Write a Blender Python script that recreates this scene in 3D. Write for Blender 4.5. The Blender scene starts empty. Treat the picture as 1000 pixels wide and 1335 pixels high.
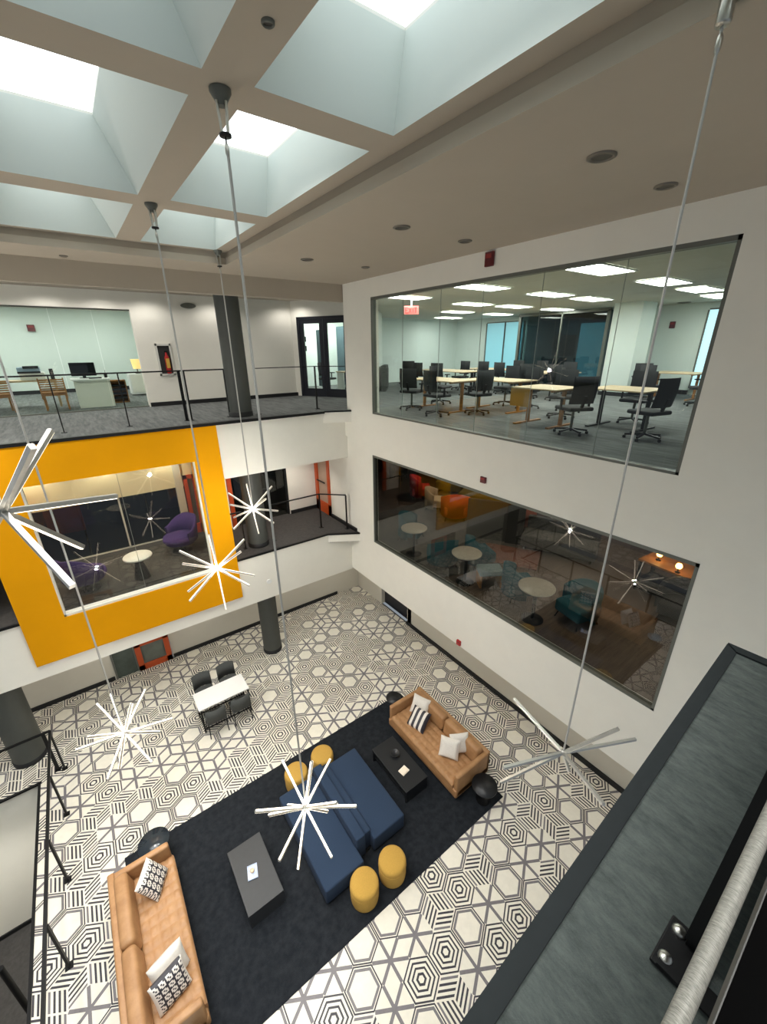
import bpy, bmesh, math, random
from mathutils import Vector, Matrix
R_ = random.Random(7)
PI = math.pi
SC = bpy.context.scene
COL = SC.collection
SKYP = 5.6; CHP = 330
H = 8.5                       # camera height above the ground floor

# ------------------------------------------------------------------ materials
def lin(c):
    return tuple((v/255/12.92 if v/255 <= .04045 else ((v/255+.055)/1.055)**2.4) for v in c)
MATS = {}
def mat(name, rgb, rough=.6, metal=0., noise=0., nscale=8., stretch=(1, 1, 1), bump=0., bscale=None, emit=None, estr=0., spec=.5, rgb2=None, detail=4, sheen=0.):
    if name in MATS: return MATS[name]
    m = bpy.data.materials.new(name); m.use_nodes = True; nt = m.node_tree
    b = nt.nodes['Principled BSDF']; c = lin(rgb)
    b.inputs['Base Color'].default_value = (*c, 1)
    b.inputs['Roughness'].default_value = rough; b.inputs['Metallic'].default_value = metal
    b.inputs['Specular IOR Level'].default_value = spec
    if sheen: b.inputs['Sheen Weight'].default_value = sheen
    if noise or bump:
        tc = nt.nodes.new('ShaderNodeTexCoord'); mp = nt.nodes.new('ShaderNodeMapping')
        mp.inputs['Scale'].default_value = stretch
        nt.links.new(tc.outputs['Object'], mp.inputs['Vector'])
        nz = nt.nodes.new('ShaderNodeTexNoise'); nz.inputs['Scale'].default_value = nscale; nz.inputs['Detail'].default_value = detail
        nz.inputs['Roughness'].default_value = .84 if detail > 12 else .65
        nt.links.new(mp.outputs[0], nz.inputs['Vector'])
        if noise:
            mx = nt.nodes.new('ShaderNodeMix'); mx.data_type = 'RGBA'
            c2 = lin(rgb2) if rgb2 else tuple(v*(1-noise) for v in c)
            c1 = c if rgb2 else tuple(min(1, v*(1+noise)) for v in c)
            mx.inputs[6].default_value = (*c1, 1); mx.inputs[7].default_value = (*c2, 1)
            rp = nt.nodes.new('ShaderNodeMapRange'); rp.inputs[1].default_value = .35; rp.inputs[2].default_value = .65
            nt.links.new(nz.outputs[0], rp.inputs[0]); nt.links.new(rp.outputs[0], mx.inputs[0])
            nt.links.new(mx.outputs[2], b.inputs['Base Color'])
        if bump:
            bp = nt.nodes.new('ShaderNodeBump'); bp.inputs['Strength'].default_value = bump; bp.inputs['Distance'].default_value = .01
            n2 = nz
            if bscale:
                n2 = nt.nodes.new('ShaderNodeTexNoise'); n2.inputs['Scale'].default_value = bscale
                nt.links.new(mp.outputs[0], n2.inputs['Vector'])
            nt.links.new(n2.outputs[0], bp.inputs['Height']); nt.links.new(bp.outputs[0], b.inputs['Normal'])
    if emit:
        b.inputs['Emission Color'].default_value = (*lin(emit), 1); b.inputs['Emission Strength'].default_value = estr
    MATS[name] = m; return m
def glass(name, tint=(235, 245, 242), refl=1.0):
    m = bpy.data.materials.new(name); m.use_nodes = True; nt = m.node_tree
    nt.nodes.remove(nt.nodes['Principled BSDF'])
    out = nt.nodes['Material Output']
    tr = nt.nodes.new('ShaderNodeBsdfTransparent'); tr.inputs[0].default_value = (*lin(tint), 1)
    gl = nt.nodes.new('ShaderNodeBsdfGlossy'); gl.inputs['Roughness'].default_value = 0
    fr = nt.nodes.new('ShaderNodeFresnel'); fr.inputs[0].default_value = 1.5
    ml = nt.nodes.new('ShaderNodeMath'); ml.operation = 'MULTIPLY'; ml.inputs[1].default_value = refl
    mx = nt.nodes.new('ShaderNodeMixShader')
    ge = nt.nodes.new('ShaderNodeNewGeometry'); sb = nt.nodes.new('ShaderNodeMath'); sb.operation = 'SUBTRACT'; sb.inputs[0].default_value = 1
    nt.links.new(ge.outputs['Backfacing'], sb.inputs[1])
    m2 = nt.nodes.new('ShaderNodeMath'); m2.operation = 'MULTIPLY'; m2.use_clamp = True
    nt.links.new(fr.outputs[0], ml.inputs[0]); nt.links.new(ml.outputs[0], m2.inputs[0]); nt.links.new(sb.outputs[0], m2.inputs[1]); nt.links.new(m2.outputs[0], mx.inputs[0])
    nt.links.new(tr.outputs[0], mx.inputs[1]); nt.links.new(gl.outputs[0], mx.inputs[2])
    nt.links.new(mx.outputs[0], out.inputs[0]); MATS[name] = m; return m

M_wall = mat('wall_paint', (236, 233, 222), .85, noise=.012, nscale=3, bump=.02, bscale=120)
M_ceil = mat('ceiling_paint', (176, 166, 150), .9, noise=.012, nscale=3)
M_well = mat('skylight_well_paint', (200, 207, 202), .9)
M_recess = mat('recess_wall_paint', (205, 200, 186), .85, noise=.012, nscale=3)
M_orange = mat('orange_paint', (216, 148, 0), .9, spec=.15, noise=.02, nscale=2)
M_oframe = mat('orange_door_paint', (190, 78, 30), .5, noise=.04, nscale=9)
M_black = mat('black_metal', (14, 14, 15), .5, noise=.1, nscale=20, spec=.3)
M_base = mat('black_rubber_base', (20, 21, 23), .6, noise=.1, nscale=12)
M_navy = mat('navy_door_metal', (17, 20, 32), .4, noise=.05, nscale=9)
M_grey_col = mat('charcoal_column_paint', (74, 76, 72), .55, noise=.03, nscale=5)
M_trimgrey = mat('grey_frame_metal', (98, 100, 92), .45, noise=.03, nscale=8)
M_whitetrim = mat('white_frame', (215, 214, 206), .5, noise=.02, nscale=6)
M_carpet3 = mat('grey_streaked_carpet', (118, 121, 120), .97, noise=.3, nscale=2.2, stretch=(6, .8, 1), bump=.35, bscale=260, rgb2=(84, 87, 87), detail=9)
M_carpetnear = None
M_carpet2 = mat('dark_carpet', (70, 68, 66), .97, noise=.15, nscale=14, bump=.3, bscale=150)
M_rug = mat('charcoal_rug', (40, 43, 47), .98, noise=.18, nscale=9, bump=.6, bscale=130, rgb2=(28, 31, 35), detail=8, spec=.1)
M_tan = mat('tan_leather', (176, 134, 92), .5, noise=.1, nscale=5, bump=.12, bscale=60, rgb2=(158, 116, 76))
M_blue = mat('navy_fabric', (33, 51, 74), .93, noise=.08, nscale=60, bump=.2, bscale=220)
M_must = mat('mustard_fabric', (180, 142, 64), .95, noise=.06, nscale=50, bump=.2, bscale=220)
M_darktable = mat('charcoal_laminate', (50, 52, 54), .5, noise=.04, nscale=12)
M_blacktable = mat('black_laminate', (24, 26, 29), .4, noise=.06, nscale=12)
M_white = mat('white_laminate', (235, 235, 232), .4, noise=.01, nscale=6)
M_pillow = mat('white_linen', (226, 220, 210), .95, noise=.04, nscale=40, bump=.15, bscale=180)
M_greyf = mat('dark_grey_fabric', (72, 74, 72), .9, noise=.08, nscale=40)
M_chair = mat('black_mesh_fabric', (34, 36, 38), .8, noise=.1, nscale=60)
M_wood = mat('pale_wood', (206, 184, 148), .5, noise=.1, nscale=3, stretch=(12, 1, 1), rgb2=(188, 164, 126))
M_owood = mat('amber_wood', (176, 120, 62), .5, noise=.1, nscale=4, stretch=(1, 1, 8), rgb2=(150, 98, 46))
M_brown = mat('brown_wood_floor', (98, 82, 68), .45, noise=.2, nscale=2, stretch=(1, 9, 1), rgb2=(74, 60, 50), detail=8)
M_loungecarpet = mat('lounge_grey_carpet', (98, 94, 88), .95, noise=.2, nscale=6, rgb2=(74, 74, 74), detail=8)
M_steel = mat('brushed_steel', (196, 194, 186), .32, 1.0, noise=.05, nscale=30)
M_cable = mat('silver_cord', (188, 186, 180), .5, .3)
M_led = mat('warm_led_strip', (255, 250, 236), .4, emit=(255, 240, 216), estr=2.6)
M_ledoff = mat('unlit_led_lens', (222, 218, 206), .5, emit=(255, 240, 220), estr=.12)
M_ledlow = mat('dim_led_strip', (250, 244, 230), .4, emit=(255, 238, 216), estr=.75)
M_bar = mat('satin_aluminium', (200, 198, 192), .38, .85, noise=.05, nscale=20)
M_panel = mat('ceiling_light_panel', (255, 255, 250), .4, emit=(255, 253, 246), estr=17)
M_sky = mat('skylight_daylight', (255, 255, 255), .4, emit=(236, 246, 250), estr=1.3)
M_down = mat('downlight_off', (120, 114, 104), .4, .4)
M_red = mat('red_plastic', (170, 22, 24), .45, noise=.05, nscale=10)
M_dred = mat('dark_red_plastic', (92, 10, 22), .45, noise=.05, nscale=10)
M_teal = mat('teal_fabric', (32, 84, 96), .9, noise=.1, nscale=30)
M_tealb = mat('grey_blue_fabric', (120, 142, 146), .9, noise=.06, nscale=30)
M_redf = mat('red_fabric', (205, 24, 28), .85, noise=.08, nscale=20)
M_orangef = mat('orange_fabric', (226, 84, 24), .85, noise=.08, nscale=20)
M_creamf = mat('cream_fabric', (206, 184, 154), .85, noise=.06, nscale=20)
M_olive = mat('olive_mustard_fabric', (120, 100, 36), .9, noise=.1, nscale=20)
M_pinkf = mat('salmon_fabric', (170, 100, 84), .9, noise=.08, nscale=20)
M_loungef = mat('grey_lounge_fabric', (92, 92, 90), .9, noise=.08, nscale=20)
M_purple = mat('purple_fabric', (66, 44, 108), .9, noise=.1, nscale=20)
M_terrazzo = mat('pale_terrazzo', (214, 206, 192), .35, noise=.15, nscale=60, rgb2=(170, 162, 150))
M_screen = mat('dark_screen', (16, 17, 19), .2)
M_curtain = mat('daylit_window', (120, 190, 210), .5, emit=(150, 190, 200), estr=.6)
M_curtainb = mat('bright_daylit_window', (150, 210, 228), .5, emit=(190, 226, 236), estr=1.1)
M_officewall = mat('office_wall_paint', (222, 232, 228), .85, noise=.012, nscale=3)
M_confwall = mat('conference_dark_wall', (70, 92, 100), .7, noise=.1, nscale=2)
M_lamp = mat('lamp_glow', (255, 200, 120), .4, emit=(255, 190, 100), estr=14)
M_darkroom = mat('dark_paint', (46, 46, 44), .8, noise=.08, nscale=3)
M_exit = mat('exit_sign_red', (255, 60, 60), .4, emit=(255, 40, 40), estr=1.6)
M_glass = glass('window_glass', (240, 246, 243), 1.2)
M_glassd = glass('tinted_window_glass', (226, 228, 224), 1.6)
M_lightblue = mat('pale_blue_glaze', (150, 176, 200), .3, noise=.05, nscale=5)
M_tw = mat('tile_white', (226, 221, 206), .5, noise=.035, nscale=9)
M_tg = mat('tile_grey', (112, 108, 110), .5, noise=.08, nscale=16)
M_tk = mat('tile_black', (44, 42, 50), .5, noise=.1, nscale=16)

# ------------------------------------------------------------------ mesh builder
class MB:
    def __init__(s): s.v = []; s.f = []; s.m = []; s.sm = []
    def add(s, vs, fs, m=0, smooth=False, T=None):
        o = len(s.v)
        for p in vs:
            p = Vector(p)
            s.v.append(T @ p if T is not None else p)
        for f in fs: s.f.append([i+o for i in f]); s.m.append(m); s.sm.append(smooth)
        return s
    def box(s, x0, x1, y0, y1, z0, z1, m=0, T=None):
        x0, x1 = min(x0, x1), max(x0, x1); y0, y1 = min(y0, y1), max(y0, y1); z0, z1 = min(z0, z1), max(z0, z1)
        v = [(x, y, z) for z in (z0, z1) for y in (y0, y1) for x in (x0, x1)]
        return s.add(v, [(0, 2, 3, 1), (4, 5, 7, 6), (0, 1, 5, 4), (2, 6, 7, 3), (0, 4, 6, 2), (1, 3, 7, 5)], m, False, T)
    def poly(s, pts, z0, z1, m=0, T=None):           # vertical prism from ccw outline
        n = len(pts)
        v = [(x, y, z0) for x, y in pts]+[(x, y, z1) for x, y in pts]
        f = [tuple(range(n-1, -1, -1)), tuple(range(n, 2*n))]+[(i, (i+1) % n, n+(i+1) % n, n+i) for i in range(n)]
        return s.add(v, f, m, False, T)
    def tube(s, p0, p1, r, n=8, r1=None, m=0, cap=True, smooth=True, T=None):
        p0, p1 = Vector(p0), Vector(p1); d = (p1-p0).normalized()
        a = d.orthogonal().normalized(); b = d.cross(a); r1 = r if r1 is None else r1
        v = []
        for p, q in ((p0, r), (p1, r1)):
            for i in range(n):
                t = 2*PI*i/n; v.append(p+(a*math.cos(t)+b*math.sin(t))*q)
        f = [(i, (i+1) % n, n+(i+1) % n, n+i) for i in range(n)]
        s.add(v, f, m, smooth, T)
        if cap: s.add(v, [tuple(range(n-1, -1, -1)), tuple(range(n, 2*n))], m, False, T)
        return s
    def lathe(s, prof, n=24, m=0, c=(0, 0, 0), T=None):
        v = []; f = []
        for r, z in prof:
            for i in range(n):
                t = 2*PI*i/n; v.append((c[0]+r*math.cos(t), c[1]+r*math.sin(t), c[2]+z))
        k = len(prof)
        for j in range(k-1):
            for i in range(n):
                f.append((j*n+i, j*n+(i+1) % n, (j+1)*n+(i+1) % n, (j+1)*n+i))
        s.add(v, f, m, True, T)
        if prof[0][0] > 0: s.add(v[:n], [tuple(range(n-1, -1, -1))], m, False, T)
        if prof[-1][0] > 0: s.add(v[-n:], [tuple(range(n))], m, False, T)
        return s
    def bar(s, p0, p1, w, h, m=0, up=(0, 0, 1), T=None):
        p0, p1 = Vector(p0), Vector(p1); d = (p1-p0).normalized(); u = Vector(up)
        if abs(d.dot(u)) > .98: u = Vector((1, 0, 0))
        a = d.cross(u).normalized(); b = a.cross(d).normalized()
        v = [p+a*x*w/2+b*y*h/2 for p in (p0, p1) for x, y in ((-1, -1), (1, -1), (1, 1), (-1, 1))]
        return s.add(v, [(3, 2, 1, 0), (4, 5, 6, 7), (0, 1, 5, 4), (1, 2, 6, 5), (2, 3, 7, 6), (3, 0, 4, 7)], m, False, T)
    def build(s, name, mats, parent=None, bevel=0, seg=2, subd=0, **kw):
        me = bpy.data.meshes.new(name)
        me.from_pydata([tuple(v) for v in s.v], [], s.f)
        if not isinstance(mats, (list, tuple)): mats = [mats]
        for q in mats: me.materials.append(q)
        me.polygons.foreach_set('material_index', s.m); me.polygons.foreach_set('use_smooth', s.sm)
        me.update()
        o = bpy.data.objects.new(name, me); COL.objects.link(o)
        if parent is not None: o.parent = parent
        if bevel:
            b = o.modifiers.new('bevel', 'BEVEL'); b.width = bevel; b.segments = seg; b.limit_method = 'ANGLE'; b.angle_limit = .6
            me.polygons.foreach_set('use_smooth', [True]*len(me.polygons)) if seg > 2 else None
        if subd:
            b = o.modifiers.new('subd', 'SUBSURF'); b.levels = subd; b.render_levels = subd
        for k, v in kw.items(): o[k] = v
        return o
def tag(o, label, cat, group=None, kind=None):
    o['label'] = label; o['category'] = cat
    if group: o['group'] = group
    if kind: o['kind'] = kind
    return o
def thing(name, label, cat, loc=(0, 0, 0), rz=0, group=None):
    o = bpy.data.objects.new(name, None); COL.objects.link(o); o.empty_display_size = .1
    o.location = loc; o.rotation_euler = (0, 0, rz); tag(o, label, cat, group); return o
def struct(o): o['kind'] = 'structure'; return o
def dup(root, loc, rz=0, label=None, group=None, scale=None):
    def rec(o, par):
        c = o.copy(); COL.objects.link(c)
        if par is not None: c.parent = par
        for ch in kids.get(o, []): rec(ch, c)
        return c
    kids = {}
    for o in list(COL.objects):
        if o.parent is not None: kids.setdefault(o.parent, []).append(o)
    r = rec(root, None); r.location = loc; r.rotation_euler = (0, 0, rz)
    if scale: r.scale = scale
    if label: r['label'] = label
    if group: r['group'] = group
    return r

# ------------------------------------------------------------------ levels
G = 0.0; L2 = 3.55; L3 = 7.0; CE = 9.90; GR = 10.09; WT = 10.70
XW = 5.80; FY = 9.58; OY = 9.48

# ------------------------------------------------------------------ patterned tile floor
TP = .4868; TR = TP/math.sqrt(3)
KNOWN = []
for t, l in (('p', [(3.624, 2.96), (2.65, 2.96), (2.167, 2.96), (1.674, 2.96), (1.437, 2.54), (4.339, 2.54), (4.107, 2.13), (3.136, 2.13)]),
             ('c', [(3.128, 2.96), (3.387, 2.54), (2.654, 2.13), (2.175, 2.13), (.959, 2.54), (3.902, 1.72), (4.843, 2.54)]),
             ('s', [(3.631, 2.13), (2.381, 2.54), (1.908, 2.54), (2.921, 1.70), (1.198, 2.96), (.70, 2.96), (1.681, 2.13), (4.11, 2.96)]),
             ('h', [(2.87, 2.54), (3.87, 2.54), (2.41, 1.72)])):
    for q in l: KNOWN.append((q, t))
def hexv(cx, cy, r, rot=0): return [(cx+r*math.sin(PI/3*k+rot), cy+r*math.cos(PI/3*k+rot)) for k in range(6)][::-1]
def tile_floor(name, x0, x1, y0, y1, z, seed=3):
    rr = random.Random(seed); mb = MB()
    def poly(pts, m, lay): mb.add([(x, y, z+lay) for x, y in pts], [tuple(range(len(pts)))], m)
    def ring(cx, cy, ro, ri, m, lay):
        a = hexv(cx, cy, ro); b = hexv(cx, cy, ri); v = [(x, y, z+lay) for x, y in a+b]
        mb.add(v, [(i, (i+1) % 6, 6+(i+1) % 6, 6+i) for i in range(6)], m)
    j0 = int((y0-2.96)/.4216)-2; j1 = int((y1-2.96)/.4216)+2
    i0 = int((x0-2.65)/TP)-2; i1 = int((x1-2.65)/TP)+2
    for j in range(j0, j1+1):
        for i in range(i0, i1+1):
            cx = 2.65+TP*(i+.5*(j & 1)); cy = 2.96+.4216*j
            k = rr.random(); rot = rr.randrange(2)
            if not (x0-.3 < cx < x1+.3 and y0-.3 < cy < y1+.3): continue
            t = 'p' if k < .24 else 'c' if k < .43 else 's' if k < .66 else 'h'
            for q, tt in KNOWN:
                if abs(q[0]-cx) < .14 and abs(q[1]-cy) < .14: t = tt
            r = TR
            poly(hexv(cx, cy, r), 0, 0)
            if t == 'p':
                ring(cx, cy, r*.985, r*.91, 2, .0004); ring(cx, cy, r*.86, r*.72, 1, .0004)
            elif t == 'c':
                ring(cx, cy, r*.97, r*.885, 2, .0004); ring(cx, cy, r*.75, r*.65, 2, .0004)
                ring(cx, cy, r*.52, r*.42, 2, .0004); ring(cx, cy, r*.28, r*.16, 2, .0004)
            elif t == 's':
                for a in range(6):
                    an = PI/3*a; d = (math.sin(an), math.cos(an)); nrm = (d[1]*r*.08, -d[0]*r*.08)
                    poly([(cx+nrm[0], cy+nrm[1]), (cx+d[0]*r*.98+nrm[0], cy+d[1]*r*.98+nrm[1]), (cx+d[0]*r*.98-nrm[0], cy+d[1]*r*.98-nrm[1]), (cx-nrm[0], cy-nrm[1])], 1, .0004+.00005*a)
            else:
                hv = [(math.sin(PI/3*q), math.cos(PI/3*q)) for q in range(6)]
                for b in range(3):
                    a0 = hv[(2*b+rot) % 6]; a1 = hv[(2*b+1+rot) % 6]; a2 = hv[(2*b+2+rot) % 6]
                    # rhombus centre,a0,a1,a2 ; stripes parallel to centre->a0
                    for st in range(4):
                        u0 = .08+st*.25; u1 = u0+.115
                        P = lambda u, w: (cx+r*.98*(a2[0]*u+a0[0]*w), cy+r*.98*(a2[1]*u+a0[1]*w))
                        q4 = [P(u0, .03), P(u0, .97), P(u1, .97), P(u1, .03)]
                        poly(q4[::-1], 2 if st % 2 == 0 else (1 if st == 3 else 2), .0004)
    me = bpy.data.meshes.new(name)
    me.from_pydata([tuple(v) for v in mb.v], [], mb.f)
    for q in (M_tw, M_tg, M_tk): me.materials.append(q)
    me.polygons.foreach_set('material_index', mb.m)
    bm = bmesh.new(); bm.from_mesh(me)
    for f in bm.faces:
        if f.normal.z < 0: f.normal_flip()
    for co, no in (((x0, 0, 0), (-1, 0, 0)), ((x1, 0, 0), (1, 0, 0)), ((0, y0, 0), (0, -1, 0)), ((0, y1, 0), (0, 1, 0))):
        bmesh.ops.bisect_plane(bm, geom=bm.verts[:]+bm.edges[:]+bm.faces[:], plane_co=co, plane_no=no, clear_outer=True)
    bm.to_mesh(me); bm.free()
    o = bpy.data.objects.new(name, me); COL.objects.link(o); return struct(o)
tile_floor('floor', -2.40, 7.25, -1.0, 11.57, 0, 3)
tile_floor('floor', -7.0, -2.40, 9.12, 11.57, 0, 5)
tile_floor('floor', -7.0, -5.2, -1.0, 9.12, 0, 6)
struct(MB().box(-2.42, 7.3, -1.0, 11.6, -.3, -.004).box(-7, -2.42, 9.14, 11.6, -.3, -.004).build('floor', M_darkroom))

# ------------------------------------------------------------------ stairwell going down (left)
LOW = -3.75
struct(MB().box(-7, -2.2, 1, 9.5, LOW-.1, LOW).build('floor', M_carpet2))
struct(MB().box(-5.3, -2.4, 9.13, 9.33, LOW, -.005).build('wall_stairwell_back', M_wall))
struct(MB().box(-2.395, -2.3, 1, 9.13, LOW, -.31).build('wall_stairwell_right', M_wall))
struct(MB().box(-5.4, -5.2, 1, 9.13, LOW, -.31).build('wall_stairwell_left', M_wall))
struct(MB().box(-5.2, -2.37, 9.09, 9.14, -.03, .012).box(-2.43, -2.385, 1, 9.12, -.3, .012).build('trim_1', M_black))
struct(MB().box(-5.2, -2.4, 9.10, 9.13, LOW, LOW+.11).build('baseboard_stairwell', M_base))
ob = MB()
ob.tube((-2.98, 6.35, LOW), (-2.98, 6.35, -.62), .045, 8)
tag(ob.build('stair_newel_post', M_black), 'black post standing in the stairwell below the floor', 'post')
t = thing('stair_flight', 'dark carpeted stair rising inside the stairwell opening at lower left', 'stairs', (-4.6, 1.2, LOW))
sb = MB()
for k in range(19):
    sb.box(0, 1.55, k*.24-.0, (k+1)*.24, 0, max(.1, (20-k)*.185-.02))
sb.build('steps', M_carpet2, t)
MB().bar((1.58, 0, 3.75), (1.58, 4.56, .15), .05, .3).build('stringer', M_black, t)
rg = MB().bar((1.6, 0, 4.6), (1.6, 4.56, .95), .04, .05)
for k in range(4): rg.bar((1.6, .3+k*1.3, 4.5-k*1.04), (1.6, .3+k*1.3, 3.5-k*1.04), .04, .04)
rg.build('handrail', M_trimgrey, t)

def railing(label, pts, posts, z, h, name='guard_railing', tr=.018, postw=.02, postd=.06, inset=None, glassp=False):
    t = thing(name, label, 'railing', (pts[0][0], pts[0][1], z))
    off = Vector((pts[0][0], pts[0][1], 0))
    rb = MB()
    for a, b in zip(pts, pts[1:]):
        rb.bar(Vector((a[0], a[1], h))-off, Vector((b[0], b[1], h))-off, tr*2, tr*1.6)
    rb.build('top_rail', M_black, t)
    for p in posts:
        q = MB(); w = p[2] if len(p) > 2 else 'y'
        a, b = (postw, postd) if w == 'y' else (postd, postw)
        q.box(p[0]-off.x-a/2, p[0]-off.x+a/2, p[1]-off.y-b/2, p[1]-off.y+b/2, 0, h-.005)
        q.box(p[0]-off.x-.05, p[0]-off.x+.05, p[1]-off.y-.05, p[1]-off.y+.05, 0, .012)
        q.build('post', M_black, t)
    return t
railing('black guard railing standing around the stairwell opening at lower left', [(-6.5, 9.26), (-1.97, 9.26), (-1.97, 2.2)],
        [(-1.97, 9.2, 'y'), (-2.09, 9.26, 'x'), (-1.95, 8.0, 'y'), (-1.95, 6.66, 'y'), (-1.95, 5.34, 'y'), (-1.95, 4.0, 'y'), (-1.95, 2.7, 'y'), (-3.6, 9.26, 'x'), (-5, 9.26, 'x')], 0, 1.07, tr=.022, postw=.03, postd=.06)
# ------------------------------------------------------------------ ground floor walls
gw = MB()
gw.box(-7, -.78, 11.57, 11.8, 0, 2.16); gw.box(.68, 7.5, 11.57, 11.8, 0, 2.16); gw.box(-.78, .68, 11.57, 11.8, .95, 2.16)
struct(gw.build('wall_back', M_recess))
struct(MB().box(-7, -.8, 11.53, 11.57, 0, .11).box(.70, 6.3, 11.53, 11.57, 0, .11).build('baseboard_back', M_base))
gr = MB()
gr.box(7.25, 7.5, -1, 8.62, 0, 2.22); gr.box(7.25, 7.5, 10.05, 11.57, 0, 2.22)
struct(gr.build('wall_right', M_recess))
struct(MB().box(7.2, 7.25, -1, 8.62, 0, .11).build('baseboard_right', M_base))
struct(MB().box(7.6, 7.7, 8.4, 10.2, 0, 2.22).box(7.25, 7.6, 8.42, 8.6, 0, 2.22).build('wall_right_recess', M_darkroom))
d = struct(MB().box(7.38, 7.42, 8.65, 10.03, .02, 2.1).build('door_1', M_navy))
MB().box(7.36, 7.375, 9.2, 9.23, .9, 1.2).build('door_handle', M_steel, d)
# orange framed doorway under the orange box
d = struct(MB().box(-.2, -.06, 11.50, 11.6, 0, .94).box(.52, .66, 11.5, 11.6, 0, .94).box(-.2, .66, 11.5, 11.6, .0, .17).box(-.2, .66, 11.5, 11.6, .80, .94).build('door_2', M_oframe))
MB().box(-.06, .52, 11.55, 11.565, .17, .80).build('door_pane', mat('door_pane_grey', (104, 110, 102), .25, noise=.1, nscale=3), d)
d = struct(MB().box(-.77, -.73, 11.54, 11.6, 0, .94).box(-.24, -.2, 11.54, 11.6, 0, .94).box(-.77, -.2, 11.54, 11.6, .90, .94).build('window_1', M_trimgrey))
MB().box(-.73, -.24, 11.56, 11.57, .0, .9).build('window_pane', mat('window_pane_dark', (70, 80, 74), .2, noise=.15, nscale=3), d)

# ------------------------------------------------------------------ floor slabs / fascias
bx0, bx1 = -1.82, 2.40
# level 2 deck: behind fascia, with a pointed corner piece against the window wall
s2 = MB()
s2.box(-7, XW, FY, 13.9, L2-.25, L2)
s2.poly([(5.03, FY), (XW, 9.12), (XW, FY)], L2-.28, L2)
struct(s2.build('floor', M_carpet2))
f2 = MB()
f2.box(-7, XW, FY-.02, FY+.15, 2.16, L2-.02)
f2.poly([(5.03, FY-.03), (XW, 9.08), (XW, FY), (5.03, FY)], L2-.26, L2-.03)
f2.box(-7, 7.5, FY+.15, 11.8, 2.16, 2.3)
struct(f2.build('wall_fascia_lower', M_wall))
struct(MB().box(-7, -1.82, FY-.05, FY+.0, L2-.03, L2+.015).box(2.42, 5.03, FY-.05, FY+.0, L2-.03, L2+.015)
       .poly([(5.01, FY-.05), (5.79, 9.05), (5.79, 9.12), (5.03, FY)], L2-.03, L2+.015).build('trim_2', M_black))
s3 = MB()
s3.box(-7, XW, FY, 22, L3-.25, L3); s3.box(XW, 10.5, 9.4, 22, L3-.25, L3-.001)
s3.poly([(5.3, FY), (XW, 9.3), (XW, FY)], L3-.25, L3)
struct(s3.build('floor', M_carpet3))
f3 = MB()
f3.box(-7, bx0, FY-.02, FY+.15, 5.69, L3-.02); f3.box(bx1-.1, XW, FY-.02, FY+.15, 5.69, L3-.02)
f3.poly([(5.1, FY-.03), (XW, 9.22), (XW, FY), (5.1, FY)], L3-.30, L3-.03)
f3.box(-7, bx0, FY+.15, 22, 5.69, 5.8); f3.box(bx1-.2, 7.9, FY+.15, 22, 5.69, 5.8); f3.box(bx0, bx1-.2, 12.1, 22, 5.69, 5.8); f3.box(bx0, bx1-.2, FY+.15, 12.1, 6.24, 6.3)
struct(f3.build('wall_fascia_upper', M_wall))
struct(MB().box(-7, 5.1, FY-.12, FY-.02, L3-.05, L3+.012).poly([(5.08, FY-.06), (5.79, 9.2), (5.79, 9.26), (5.1, FY)], L3-.03, L3+.012).build('trim_3', M_black))

# ------------------------------------------------------------------ orange box
ow = MB()
bx0, bx1, bz0, bz1 = -1.82, 2.40, 2.52, 7.0
wx0, wx1, wz0, wz1 = -1.14, 1.84, 3.44, 6.22
ow.box(bx0, wx0, OY, OY+.2, bz0, bz1-.05); ow.box(wx1, bx1, OY, OY+.2, bz0, bz1-.05)
ow.box(wx0, wx1, OY, OY+.2, bz0, wz0); ow.box(wx0, wx1, OY, OY+.2, wz1, bz1-.05)
ow.box(bx1-.2, bx1, OY+.2, 11.9, L2-.0, 6.24); ow.box(bx0, bx0+.2, OY+.2, 11.9, L2, 6.24)
struct(ow.build('wall_orange', M_orange))
wf = struct(MB().box(wx0, wx1, OY+.02, OY+.16, wz0, wz0+.05).box(wx0, wx0+.035, OY+.02, OY+.16, wz0, wz1).box(wx1-.035, wx1, OY+.02, OY+.16, wz0, wz1)
            .build('window_2', M_whitetrim))
MB().box(wx0+.03, wx1-.03, OY+.10, OY+.112, wz0+.04, wz1).build('pane', M_glassd, wf)
MB().box(.36, .368, OY+.095, OY+.117, wz0+.05, wz1).build('glass_joint', M_trimgrey, wf)
# interior of the orange-framed room
struct(MB().box(-1.62, 2.2, 9.7, 12.2, L2, L2+.02).build('floor', M_carpet2))
struct(MB().box(-1.7, 2.25, 11.95, 12.1, 5.0, 6.24).build('wall_room_header', mat('cream_wall', (226, 216, 186), .8, noise=.01, nscale=3)))
rw = struct(MB().box(-1.65, -1.6, 11.98, 12.03, L2, 5.0).box(.34, .38, 11.98, 12.03, L2, 5.0).box(1.72, 1.9, 11.9, 12.1, L2, 5.68).box(-1.65, 1.75, 11.98, 12.03, L2, L2+.05).build('window_3', M_whitetrim))
MB().box(-1.6, 1.72, 12.0, 12.01, L2+.05, 5.0).build('pane', M_glassd, rw)
d = struct(MB().box(1.93, 2.03, 11.9, 12.0, L2, 5.3).box(2.16, 2.22, 11.9, 12.0, L2, 5.3).box(1.93, 2.22, 11.9, 12.0, 5.2, 5.3).box(1.93, 2.22, 11.9, 12.0, L2, L2+.3).build('door_3', M_oframe))
MB().box(2.03, 2.16, 11.94, 11.95, L2+.3, 5.2).build('door_pane', mat('door_glass_grey', (96, 98, 92), .3), d)
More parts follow.
